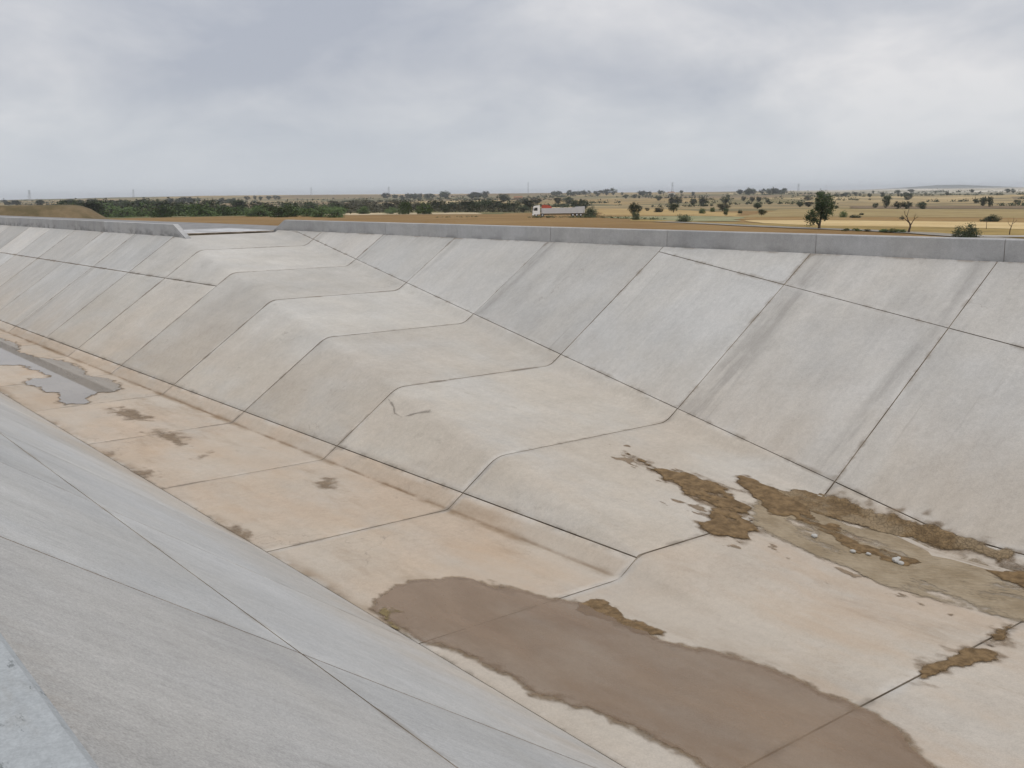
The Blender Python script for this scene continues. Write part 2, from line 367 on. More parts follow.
def bed(name, js, path, depth=0.022, skip=None):
    """the joint filler sheet that lies under a row of slabs"""
    V = []; Fc = []; m_ = None; last = None
    for x in js:
        q = offset_path(path(x), 0.0, -depth); r = len(V); m_ = len(q); V += [(x, a.x, a.y) for a in q]
        if last is not None and x != skip:
            for j in range(m_-1): Fc.append([last+j, last+j+1, r+j+1, r+j])
        last = r
    o = mesh_obj(name, V, Fc, M_joint); tag(o, kind='structure'); return o
def soft(p0, p1, p2, r=0.35, n=4):
    """cross-section p0-p1-p2 with the corner at p1 eased to radius-like length r"""
    a, b, c = Vector(p0), Vector(p1), Vector(p2); u = b-(b-a).normalized()*min(r, (b-a).length*0.5); v = b+(c-b).normalized()*min(r, (c-b).length*0.4)
    out_ = [tuple(a)]
    for i in range(n+1):
        t = i/n; q = u*(1-t)**2+b*2*t*(1-t)+v*t*t; out_.append(tuple(q))
    out_.append(tuple(c)); return out_
crease = lambda x: (W+S*zr(x), zr(x))
rin = lambda x: (W+R+S*zr(x), zr(x))
rin_up = lambda x: (W+R+S*min(zr(x)+TZ, HB-0.012), min(zr(x)+TZ, HB-0.012))
atu = (W+S*TZ, TZ)
js_all = sorted(JX.values())

# channel floor: its slabs turn up at the far side into the foot of the bank
def bend(pts, r=0.10, n=3):
    """ease every inner corner of a cross-section"""
    P = [Vector(q) for q in pts]; out_ = [tuple(P[0])]
    for a, b_, c in zip(P, P[1:], P[2:]):
        ra = min(r, (b_-a).length*0.4, (c-b_).length*0.4); u = b_-(b_-a).normalized()*ra; v = b_+(c-b_).normalized()*ra
        for i in range(n+1):
            t = i/n; out_.append(tuple(u*(1-t)**2+b_*2*t*(1-t)+v*t*t))
    out_.append(tuple(P[-1])); return out_
fl_narrow = lambda x: bend([(0, 0), (W, 0), atu], 0.06)
def fl_fold(x):
    c, q = crease(x), rin(x); k = max(0.02, c[1])
    return bend([(0, 0), (W-0.02, 0), (W+S*k, k if c[1] > 0.02 else 0.0), q, rin_up(x)], 0.16)
fl_wide = lambda x: bend([(0, 0), (W+R, 0), rin_up(x)], 0.06)
ch_floor = bed('channel_floor', js_all, lambda x: [(-0.03, 0.0), (W, 0), (W+R, 0), (W+R+S*TZ, TZ)] if x > JX[0]-0.01 else [(-0.03, 0), (W-0.01, 0), (W, 0), atu], skip=JX[0])
floor_tone = {0: 1.0, 1: 1.0, 2: 0.985, 3: 1.0, 4: 1.02, 5: 0.97}
for j in range(-8, 28):
    path = fl_wide if j < 0 else fl_fold if j == 0 else fl_narrow
    sl_ = slab('floor_slab', ch_floor, M_floor, JX[j], JX[j+1], path, gap=0.024, gx=0.028, nx=8 if j == 0 else 2, tone=floor_tone.get(j))
    sl_.data.polygons.foreach_set('use_smooth', [q.material_index == 0 for q in sl_.data.polygons])

# near bank (under the camera)
nb_edge = -HN*SN
near_low = lambda x: [(-ZN*SN, ZN), (0, 0)]
near_up = lambda x: [(-6.51, HN+0.004), (nb_edge, HN), (-ZN*SN, ZN)]
bank_near = bed('bank_near', js_all, lambda x: [(-6.53, HN), (nb_edge, HN), (0, 0)])
ntone = {-2: 0.94, -1: 0.905, 0: 1.02, 1: 0.955, 2: 1.03, 3: 0.97, 4: 1.02}
for j in range(-8, 28):
    slab('bank_slab', bank_near, M_near, JX[j], JX[j+1], near_low, nx=2, gap=0.034, gx=0.034, bev=0.002, lift=0.0, tone=ntone.get(j, rnd.uniform(0.95, 1.04)))
    slab('bank_slab', bank_near, M_near, JX[j], JX[j+1], near_up, nx=2, gap=0.034, gx=0.034, bev=0.002, lift=0.0, tone=0.96*ntone.get(j, rnd.uniform(0.95, 1.03)))

# far bank left of the ramp
bank_left = bed('bank_left', [x for x in js_all if x <= JX[8]+0.01], lambda x: [atu, (YA, HA)])
tones = {8: 0.99, 9: 1.0, 10: 0.955, 11: 1.01, 12: 1.14, 13: 0.89, 14: 1.05, 15: 0.93}
for j in range(8, 28):
    if True:
        t = tones.get(j, rnd.uniform(0.93, 1.05))
        slab('bank_slab', bank_left, M_bank, JX[j], JX[j+1], lambda x: [atu, (W+S*ZL, ZL)], nx=2, gap=0.04, gx=0.055, tone=0.99+(t-1)*0.6)
        slab('bank_slab', bank_left, M_bank, JX[j], JX[j+1], lambda x: [(W+S*ZL, ZL), (YA, HA)], nx=2, gap=0.04, gx=0.055, tone=t)

# access ramp: each slab folds over the outer crest
access_ramp = bed('access_ramp', [JX[j] for j in range(8, 0, -1)], lambda x: bend([atu, (max(min(crease(x)[0], YA), atu[0]+.03), max(min(crease(x)[1], HA), TZ+.021)), rin(x), rin_up(x)], 0.24, 4), 0.03)
rtone = {1: 0.985, 2: 1.035, 3: 0.955, 4: 1.045, 5: 0.935, 6: 1.03, 7: 0.98}
for j in range(1, 8):
    xa, xb = JX[j], JX[j+1]
    c1 = lambda x: (max(crease(x)[0], atu[0]+0.03), max(crease(x)[1], TZ+0.021))
    if j >= 6:
        slab('ramp_slab', access_ramp, M_ramp, xa, xb, lambda x: [atu, (W+S*ZL, ZL)], nx=4, gap=0.04, gx=0.055, tone=rtone[j])
        slab('ramp_slab', access_ramp, M_ramp, xa, xb, lambda x: bend([(W+S*ZL, ZL), (min(crease(x)[0], YA), min(crease(x)[1], HA)), rin(x), rin_up(x)], 0.24, 4), nx=6, gx=0.06, tone=rtone[j]*1.01)
    else:
        slab('ramp_slab', access_ramp, M_ramp, xa, xb, lambda x: bend([atu, c1(x), rin(x), rin_up(x)], 0.22, 4), nx=6, gx=0.024+0.005*j, tone=rtone[j])

for o in access_ramp.children: o.data.polygons.foreach_set('use_smooth', [q.material_index == 0 for q in o.data.polygons])
# far bank right of / above the ramp
blong = lambda x: min(zr(x)+2.85, HB-0.05)
bank_right = bed('bank_right', [x for x in js_all if x >= JX[8]-0.01], lambda x: [rin_up(x), (YB, HB+0.001)])
btone = {0: 0.98, 1: 0.975, 2: 1.03, 3: 0.935, 4: 1.05, 5: 0.955, 6: 1.05, 7: 1.0}
for j in range(-8, 8):
    xa, xb = JX[j], JX[j+1]; t = btone.get(j, rnd.uniform(0.96, 1.03))
    if j < 3:
        slab('bank_slab', bank_right, M_bank, xa, xb, lambda x: [rin_up(x), (W+R+S*blong(x), blong(x))], nx=4, tone=t)
        slab('bank_slab', bank_right, M_bank, xa, xb, lambda x: [(W+R+S*blong(x), blong(x)), (YB, HB)], nx=4, tone=t*1.02)
    else:
        slab('bank_slab', bank_right, M_bank, xa, xb, lambda x: [rin_up(x), (YB, HB)], nx=4, tone=t)

# parapet walls along the rims
def wall(label, y0, y1, zb, zt, js, x_end=None, end_run=0.0, x_start=None, start_run=0.0, mat=None, core_y=0.02):
    """js ascending joint positions; the wall may end in a raking end at either side"""
    root = empty('parapet_wall', ((js[0]+js[-1])/2, (y0+y1)/2, zb)); tag(root, label, 'wall')
    off = Vector(root.location)
    c = 0.022; pr = [(y0, zb-0.12), (y0, zt-c), (y0+c, zt), (y1-c, zt), (y1, zt-c), (y1, zb-0.12)]
    n = len(pr)
    for a, b in zip(js, js[1:]):
        la = (lambda z: a+0.008) if not (start_run and a == js[0]) else (lambda z: a+start_run*(max(z, zb)-zb)/(zt-zb))
        lb = (lambda z: b-0.008) if not (end_run and b == js[-1]) else (lambda z: b-end_run*(max(z, zb)-zb)/(zt-zb))
        dy = rnd.uniform(-0.004, 0.004)
        V = [Vector((la(z), y+dy, z))-off for y, z in pr]+[Vector((lb(z), y+dy, z))-off for y, z in pr]
        Fc = [[i, (i+1) % n, n+(i+1) % n, n+i][::-1] for i in range(n)]+[list(range(n)), list(range(2*n-1, n-1, -1))]
        o = mesh_obj('wall_panel', V, Fc, mat or M_wall, root); t = rnd.uniform(0.91, 1.06); o.color = (t, t, t*0.99, 1)
    mb = MB(); mb.box(js[0]+start_run+0.1-off.x, js[-1]-end_run-0.1-off.x, y0+core_y-off.y, y1-core_y-off.y, zb-0.1-off.z, zt-0.02-off.z)
    mb.build('joint_filler', M_joint, root)
    return root
js_w = [JX[j]+0.18 for j in range(28, 8, -1)]
wall('low concrete parapet along the far rim left of the ramp mouth', YA+0.01, YA+0.25, HA, HA+0.53, [XL]+js_w[1:]+[-44.6], end_run=1.6)
js_b = [-46.75]+[JX[j]+0.12 for j in range(7, -8, -1)]+[XR]
wall('long grey concrete parapet along the far rim right of the ramp mouth', YB+0.01, YB+0.27, HB, HB+0.47, js_b, start_run=1.45)
wall('pale stained concrete parapet on the near rim below the camera', -6.90, -6.505, HN+0.002, HN+0.42, js_all, mat=M_cope)

# ends of the basin, out of the picture
for nm, x in (('basin_end_left', XL), ('basin_end_right', XR)):
    pts = [(-6.9, HN), (nb_edge, HN), (0, -0.1), (W, -0.1), (YA, HA), (YB2, HA)] if x < 0 else [(-6.9, HN), (nb_edge, HN), (0, -0.1), (W+R, -0.1), (YB, HB), (YB2, HB)]
    V = [(x, y, z) for y, z in pts]+[(x, YB2, 4.34), (x, -6.9, 4.36)]
    e_ = mesh_obj(nm, V, [list(range(len(V)))], M_bank); tag(e_, kind='structure')

# ------------------------------------------------------------------ ground
PROF = [(0, 4.30), (5, 4.30), (13, .6), (30, .3), (100, 0.), (150, -.3), (340, -2.2), (600, -3.), (1000, -3.5), (2000, -1.5), (3500, 3.5), (6000, 4.), (14000, 3.)]
BUMPS = [(-2915, 1540, 9, 600), (-2278, 1950, 4, 500), (-3310, 1120, 3, 500), (-4395, 7854, 36, 430), (-3490, 7200, 3, 700), (-4430, 6660, 5, 900)]
def ground_z(x, y):
    dx = max(-150.0-x, 0, x-40.0) if False else max(XL-x, 0, x-XR); dy = max(YN-y, 0, y-YB2); d = math.hypot(dx, dy)
    z = 3.0
    for (a, za), (b, zb) in zip(PROF, PROF[1:]):
        if d <= b: z = za+(zb-za)*(d-a)/(b-a); break
    w_ = min(1, max(0, (d-60)/500))
    z += w_*(.5*math.sin(x/47+.6)*math.cos(y/61)+.35*math.sin((x+y)/23.)*math.cos(x/33-1)*.6)
    w2 = min(1, max(0, (d-500)/1500)); z += w2*(1.6*math.sin(x/310+1)*math.cos(y/270)+1.2*math.sin((x-y)/170.))
    for bx, by, h, r in BUMPS:
        q = ((x-bx)**2+(y-by)**2)/(r*r)
        if q < 9: z += h*math.exp(-q)
    return z
def axis(lo, hi, step, far):
    a = list(np.linspace(lo, hi, max(2, int((hi-lo)/step)+1))); s_ = 1.5; l, h = [], []
    p_ = hi
    while p_ < far: p_ += s_; s_ *= 1.045; h.append(p_)
    s_ = 1.5; p_ = lo
    while p_ > -far: p_ -= s_; s_ *= 1.045; l.append(p_)
    return l[::-1]+a+h
gx = axis(XL, XR, 12, 10000); gy = axis(YN, YB2, 30, 10000)
V = [(x, y, ground_z(x, y)) for x in gx for y in gy]; ny = len(gy); Fc = []
for i in range(len(gx)-1):
    for j in range(ny-1):
        cx, cy_ = (gx[i]+gx[i+1])/2, (gy[j]+gy[j+1])/2
        if XL < cx < XR and YN < cy_ < YB2: continue
        Fc.append([i*ny+j, (i+1)*ny+j, (i+1)*ny+j+1, i*ny+j+1])
def ground_mat():
    t = MT('dry_farmland', 0.95, 0.1)
    near = t.mix(t.step(t.noise(0.045, 5, 0.6), 0.35, 0.65), (0.200, 0.118, 0.044), (0.262, 0.166, 0.066))
    near = t.mix(t.step(t.noise(0.9, 4, 0.65), 0.45, 0.7), near, (0.23, 0.155, 0.07))
    vo = t.n.new('ShaderNodeTexVoronoi'); vo.inputs['Scale'].default_value = 0.0042
    mp = t.n.new('ShaderNodeMapping'); mp.inputs['Rotation'].default_value = (0, 0, 0.55); mp.inputs['Scale'].default_value = (1, 0.8, 0); t.l.new(t.pos, mp.inputs[0])
    nz = t.n.new('ShaderNodeVectorMath'); nz.operation = 'ADD'; t.l.new(mp.outputs[0], nz.inputs[0]); t.l.new(mp.outputs[0], vo.inputs['Vector'])
    sp = t.n.new('ShaderNodeSeparateColor'); t.l.new(vo.outputs['Color'], sp.inputs[0])
    rp = t.n.new('ShaderNodeValToRGB'); rp.color_ramp.interpolation = 'CONSTANT'; t.l.new(sp.outputs[0], rp.inputs[0])
    cols = [(0.0, (0.34, 0.24, 0.11)), (0.17, (0.20, 0.165, 0.075)), (0.33, (0.43, 0.32, 0.165)), (0.48, (0.135, 0.125, 0.06)), (0.62, (0.30, 0.225, 0.115)), (0.78, (0.215, 0.15, 0.085)), (0.90, (0.48, 0.37, 0.20))]
    el = rp.color_ramp.elements
    el[0].position, el[0].color = cols[0][0], (*cols[0][1], 1); el[1].position, el[1].color = cols[1][0], (*cols[1][1], 1)
    for p_, c_ in cols[2:]: q = el.new(p_); q.color = (*c_, 1)
    far = t.mix(t.step(t.noise(0.02, 5, 0.6), 0.40, 0.68), rp.outputs[0], (0.16, 0.135, 0.075))
    chalk = t.mix(t.step(t.noise(0.0035, 5, 0.6, off=(4, 1, 0)), 0.42, 0.60), (0.30, 0.27, 0.20), (0.62, 0.58, 0.50))
    dist = t.math('SQRT', t.math('ADD', t.math('POWER', t.x, 2.0), t.math('POWER', t.y, 2.0)))
    c = t.mix(t.step(t.math('ADD', dist, t.math('MULTIPLY_ADD', t.noise(0.01, 3), 120, -60)), 430, 450), near, far)
    c = t.mix(t.math('MULTIPLY', t.math('MULTIPLY', t.step(t.y, 1500, 2300), t.step(t.math('ADD', t.x, t.math('MULTIPLY', t.y, 0.80)), 0, 350)), 0.9), c, chalk)
    c = t.mix(t.step(t.math('ADD', t.z, t.math('MULTIPLY_ADD', t.noise(0.004, 4), 8, -4)), 11, 17), c, (0.13, 0.14, 0.12))
    t.col(c); return t.m
gnd = mesh_obj('ground', V, Fc, ground_mat(), None, True); tag(gnd, kind='structure')

def land_mat(name, a, b, sc=0.08, st=(1, 1, 1)):
    t = MT(name, 0.95, 0.1); c = t.mix(t.step(t.noise(sc, 6, 0.62, st=st), 0.36, 0.64), a, b)
    c = t.scale(c, t.math('MULTIPLY_ADD', t.noise(sc*9, 4, 0.6), 0.5, 0.75)); t.col(c); return t.m
def field(name, poly, mat, cell=4.0, lift=0.12, wob=3.0, label=None):
    px = [q[0] for q in poly]; py = [q[1] for q in poly]
    xs = np.arange(min(px)-8, max(px)+8, cell); ys = np.arange(min(py)-8, max(py)+8, cell)
    X_, Y_ = np.meshgrid(xs, ys, indexing='ij'); F_ = poly_sd(X_, Y_, poly)+wob*fbm(X_, Y_, 0.06, 3)
    o = field_mesh(name, xs, ys, F_, lambda x, y, f: ground_z(x, y)+lift, mat); tag(o, kind='structure'); return o
STRAW = [(-150.5, 176.2), (-137.3, 187.8), (-117.9, 191.0), (-87.9, 186.3), (-70.7, 148.6), (-95.7, 153.8), (-110.7, 150.1), (-130.9, 156.3)]
GOLD = [(-193.7, 179.2), (-146.1, 158.1), (-128.6, 157.4), (-108.9, 151.7), (-94.3, 155.4), (-70.3, 151.8), (-58.1, 121.0), (-68.2, 121.8), (-83.1, 131.8), (-109.4, 140.5), (-130.3, 148.7), (-167.8, 159.5)]
BROWN = [(-180.1, 212.5), (-164.1, 228.9), (-144.0, 237.7), (-111.6, 241.2), (-89.6, 187.0), (-119.6, 190.7), (-139.3, 187.7), (-154.2, 177.8)]
TAN = [(-297.6, 377.9), (-237.4, 391.1), (-185.8, 400.8), (-115.0, 240.7), (-150.1, 239.8), (-168.7, 230.4), (-186.5, 214.2)]
STRAW2 = [(-450.4, 408.4), (-404.0, 411.5), (-255.3, 299.8), (-193.5, 225.6), (-240.5, 237.6), (-255.3, 229.3)]
REED = [(-229.4, 205.4), (-224.5, 219.2), (-214.8, 232.7), (-179.6, 209.6), (-145.6, 166.4), (-154.0, 161.7), (-199.1, 184.4)]
DARK = [(-345.6, 501.6), (-245.8, 532.1), (-196.8, 424.8), (-271.8, 393.0)]
PALE = [(-470.2, 239.7), (-377.7, 270.2), (-331.9, 236.6), (-388.0, 196.5)]
OLIVE = [(-470, 90), (-640, 180), (-600, 420), (-420, 330), (-330, 245), (-380, 200), (-400, 150)]
field('field_brown', BROWN, land_mat('field_brown', (0.25, 0.155, 0.062), (0.30, 0.205, 0.085)), lift=0.04)
field('field_tan', TAN, land_mat('field_tan', (0.255, 0.19, 0.085), (0.33, 0.255, 0.12), 0.05), lift=0.06)
field('field_gold', GOLD, land_mat('field_gold', (0.23, 0.165, 0.06), (0.33, 0.235, 0.085), 0.12), lift=0.05)
field('field_straw', STRAW, land_mat('field_straw', (0.49, 0.355, 0.17), (0.56, 0.425, 0.22)), lift=0.08)
field('field_stubble', STRAW2, land_mat('field_stubble', (0.33, 0.225, 0.095), (0.42, 0.30, 0.13), 0.04), lift=0.05)
field('reed_bed', REED, land_mat('reed_bed', (0.20, 0.205, 0.105), (0.30, 0.275, 0.16), 0.10), lift=0.07)
field('field_dark', DARK, land_mat('field_dark', (0.15, 0.105, 0.065), (0.20, 0.15, 0.09)), lift=0.08)
field('bare_strip', PALE, land_mat('bare_strip', (0.42, 0.335, 0.21), (0.50, 0.41, 0.27)), lift=0.07, wob=8)
field('field_olive', OLIVE, land_mat('field_olive', (0.115, 0.115, 0.05), (0.19, 0.165, 0.075), 0.03), lift=0.05)
M_gravel = land_mat('gravel', (0.21, 0.21, 0.21), (0.27, 0.265, 0.26), 1.2)
def ribbon(name, pts, wid, mat, lift=0.10):
    P = []
    for a, b in zip(pts, pts[1:]):
        n = max(2, int(math.dist(a, b)/2.5))
        P += [(a[0]+(b[0]-a[0])*i/n, a[1]+(b[1]-a[1])*i/n) for i in range(n)]
    P.append(pts[-1]); V = []; Fc = []
    for i, (x, y) in enumerate(P):
        q0, q1 = P[max(i-1, 0)], P[min(i+1, len(P)-1)]; d = Vector((q1[0]-q0[0], q1[1]-q0[1])).normalized(); nn = Vector((-d.y, d.x))
        for s_ in (-1, -.35, .35, 1):
            ww = wid/2*(1+0.35*float(vnoise(x*0.3, y*0.3+s_))); X_, Y_ = x+nn.x*s_*ww, y+nn.y*s_*ww; V.append((X_, Y_, ground_z(X_, Y_)+lift))
        if i:
            for k in range(3): Fc.append([4*i-4+k, 4*i+k, 4*i+k+1, 4*i-3+k])
    o = mesh_obj(name, V, Fc, mat, None, True); tag(o, kind='structure'); return o
PATH = [(-156.6, 155.3), (-145.1, 151.9), (-124.7, 142.9), (-105.1, 135.8), (-93.4, 133.2), (-79.9, 127.5), (-69.6, 120.4), (-60.0, 114.0), (-40.0, 112.0)]
ribbon('dirt_path', PATH, 4.2, land_mat('path_dirt', (0.22, 0.20, 0.17), (0.29, 0.265, 0.225), 0.6))
ribbon('dirt_spur', [(-69.0, 121.0), (-60.0, 126.0), (-48.0, 129.0), (-20.0, 134.0)], 5.0, land_mat('spur_dirt', (0.33, 0.31, 0.28), (0.42, 0.39, 0.35), 0.6), lift=0.13)
# service track behind the parapets and the apron at the head of the ramp
def sheet(name, x0, x1, y0, y1, z, mat):
    o = mesh_obj(name, [(x0, y0, z), (x1, y0, z), (x1, y1, z), (x0, y1, z)], [[0, 1, 2, 3]], mat); tag(o, kind='structure'); return o
sheet('service_track', XL, JX[8]-0.03, YA+0.02, YB2+4.5, 4.306, M_gravel)
sheet('service_track_right', JX[8]-0.028, XR, YB+0.05, YB2+4.5, 4.310, M_gravel)
sheet('service_track_near', XL, XR, -10.5, -6.85, 4.308, M_gravel)
ap = bed('apron', [-51.5, JX[8]-0.05], lambda x: [(YA+0.45, 4.37), (YB-0.15, 4.37)], 0.03)
slab('apron_slab', ap, M_wall, -51.5, JX[8]-0.06, lambda x: [(YA+0.45, 4.385), ((YA+YB)/2+.2, 4.39)], nx=1, th=0.05, tone=1.28)
slab('apron_slab', ap, M_wall, -51.5, JX[8]-0.06, lambda x: [((YA+YB)/2+.2, 4.39), (YB-0.15, 4.40)], nx=1, th=0.05, tone=1.35)

# outlines of water and mud, metres in plan (x, y)
PUD1 = [(-12.61,0.15),(-12.98,0.51),(-13.23,0.96),(-13.11,1.32),(-12.87,1.73),(-12.45,2.0),(-11.9,2.23),(-11.46,2.34),(-11.17,2.48),(-10.85,2.67),(-10.54,2.65),(-10.01,2.54),(-9.57,2.63),(-9.16,2.6),(-8.84,2.67),(-8.46,2.9),(-8.02,3.04),(-7.52,3.06),(-7.04,3.08),(-6.61,3.0),(-6.39,3.01),(-6.22,3.09),(-5.87,2.93),(-5.49,2.71),(-5.15,2.52),(-4.8,2.16),(-4.6,1.69),(-4.87,1.11),(-5.56,0.77),(-6.27,0.63),(-6.65,0.68),(-6.85,0.72),(-7.03,0.71),(-7.13,0.69),(-7.39,0.59),(-7.79,0.68),(-8.23,0.63),(-8.69,0.51),(-9.07,0.31),(-9.51,0.4),(-9.81,0.32),(-10.15,0.36),(-10.77,0.32),(-11.02,0.27),(-11.17,0.05),(-11.32,-0.01),(-11.8,0.02),(-12.25,0.02)]
PUD1WET = [(-11.09,2.54),(-10.71,2.94),(-10.42,2.8),(-10.0,2.73),(-9.46,2.84),(-9.21,2.71),(-9.59,2.52),(-10.36,2.48),(-10.77,2.46)]
PUD1ALG = [(-12.68,0.16),(-12.61,0.35),(-12.26,0.47),(-12.02,0.38),(-12.02,0.1),(-11.61,0.06),(-11.17,-0.0),(-11.67,-0.01),(-12.2,-0.02)]
PUD2 = [(-55.38,2.25),(-51.71,2.87),(-50.02,3.16),(-49.25,3.25),(-47.15,3.03),(-45.57,2.76),(-44.23,2.66),(-42.42,2.86),(-41.17,3.1),(-39.85,3.2),(-38.67,3.2),(-37.55,3.2),(-36.28,3.2),(-35.51,3.38),(-34.1,3.22),(-33.26,2.93),(-33.01,2.61),(-33.11,2.31),(-32.67,2.04),(-32.31,1.7),(-31.58,1.45),(-31.86,1.13),(-32.24,1.05),(-33.39,1.41),(-34.19,1.48),(-34.35,1.1),(-35.35,1.19),(-36.0,1.08),(-36.77,1.08),(-37.32,1.35),(-37.01,1.92),(-37.97,2.02),(-38.98,1.85),(-40.3,1.91),(-41.09,1.56),(-41.13,1.25),(-47.6,0.86)]
STA = [(-30.3,2.04),(-29.8,2.11),(-28.93,2.13),(-27.83,2.1),(-28.24,1.98),(-28.6,1.89),(-28.5,1.68),(-29.2,1.82)]
STB = [(-26.93,1.79),(-26.6,2.16),(-25.6,2.14),(-24.34,1.96),(-24.3,1.65),(-25.1,1.62),(-25.68,1.49)]
STC = [(-23.34,1.61),(-23.3,2.0),(-22.96,1.91),(-22.93,1.61)]
STD = [(-24.91,0.02),(-24.4,0.13),(-24.05,0.06),(-24.27,-0.06)]
STE = [(-23.6,0.03),(-23.03,0.11),(-21.94,0.11),(-21.91,0.02),(-22.79,-0.05)]
STF = [(-19.25,2.66),(-19.3,3.0),(-18.98,2.99),(-18.89,2.7)]
STG = [(-17.54,0.04),(-16.98,0.12),(-16.84,-0.0),(-17.13,-0.06)]
MUD1 = [(-14.91,7.46),(-13.98,7.35),(-13.41,7.45),(-12.86,7.67),(-12.14,7.66),(-11.58,7.27),(-11.3,6.82),(-10.86,6.62),(-10.8,6.28),(-11.11,5.91),(-11.38,5.95),(-11.56,6.36),(-12.06,6.79),(-12.35,6.87),(-13.0,7.19),(-13.7,7.19)]
MUD2 = [(-12.72,8.47),(-12.18,8.55),(-11.64,8.35),(-11.19,8.26),(-10.96,7.89),(-11.17,7.52),(-11.64,7.75)]
SAND = [(-12.42,8.24),(-11.73,7.99),(-11.62,8.82),(-10.94,8.4),(-10.15,8.27),(-9.6,8.69),(-9.1,8.63),(-8.78,8.6),(-8.31,8.55),(-7.66,8.51),(-7.2,8.55),(-6.37,8.44),(-5.65,6.82),(-6.45,7.03),(-6.64,6.88),(-7.02,6.92),(-7.37,6.87),(-7.8,6.72),(-8.35,6.71),(-8.81,6.76),(-9.37,6.69),(-9.88,6.73),(-10.42,6.78),(-11.1,6.8),(-11.71,7.43)]
MUD4 = [(-11.78,8.53),(-11.61,9.0),(-11.19,8.99),(-10.28,8.95),(-9.61,8.93),(-8.98,8.92),(-8.22,8.88),(-7.61,8.83),(-7.7,8.69),(-8.14,8.74),(-8.67,8.67),(-9.16,8.73),(-9.95,8.46),(-10.48,8.25),(-10.98,8.33),(-11.35,8.46)]
MUD5 = [(-7.76,8.44),(-7.36,8.55),(-7.11,8.58),(-6.64,8.38),(-6.78,8.16),(-7.0,8.15),(-7.36,8.17)]
MUD6 = [(-6.39,4.25),(-6.45,5.02),(-6.44,5.46),(-6.24,5.61),(-6.11,5.43),(-6.23,5.03),(-6.34,4.72),(-6.32,4.21)]
MUD7 = [(-6.38,5.93),(-6.48,6.34),(-6.47,6.78),(-6.34,6.4),(-6.26,6.08)]
TRACK = [(-10.97,7.96),(-10.08,7.69),(-9.42,7.67),(-8.98,7.71),(-8.73,7.72)]
STONES = [(-10.13,7.27),(-9.41,7.32),(-9.22,7.46),(-8.82,7.63),(-8.74,7.61),(-8.85,7.76)]
CLODS = [(-20.87,9.92),(-19.95,9.91),(-19.78,9.98),(-19.25,10.2),(-18.24,10.06)]
CLODS2 = [(-17.32,9.6),(-16.99,9.86),(-16.23,9.78)]
CRACK = [(-20.84,5.46),(-20.38,5.32),(-20.14,5.19),(-19.77,5.15),(-19.44,5.32),(-19.08,5.46)]
CRACK2 = [(-25.24,8.34),(-24.85,8.31),(-25.12,8.85),(-25.15,9.51)]
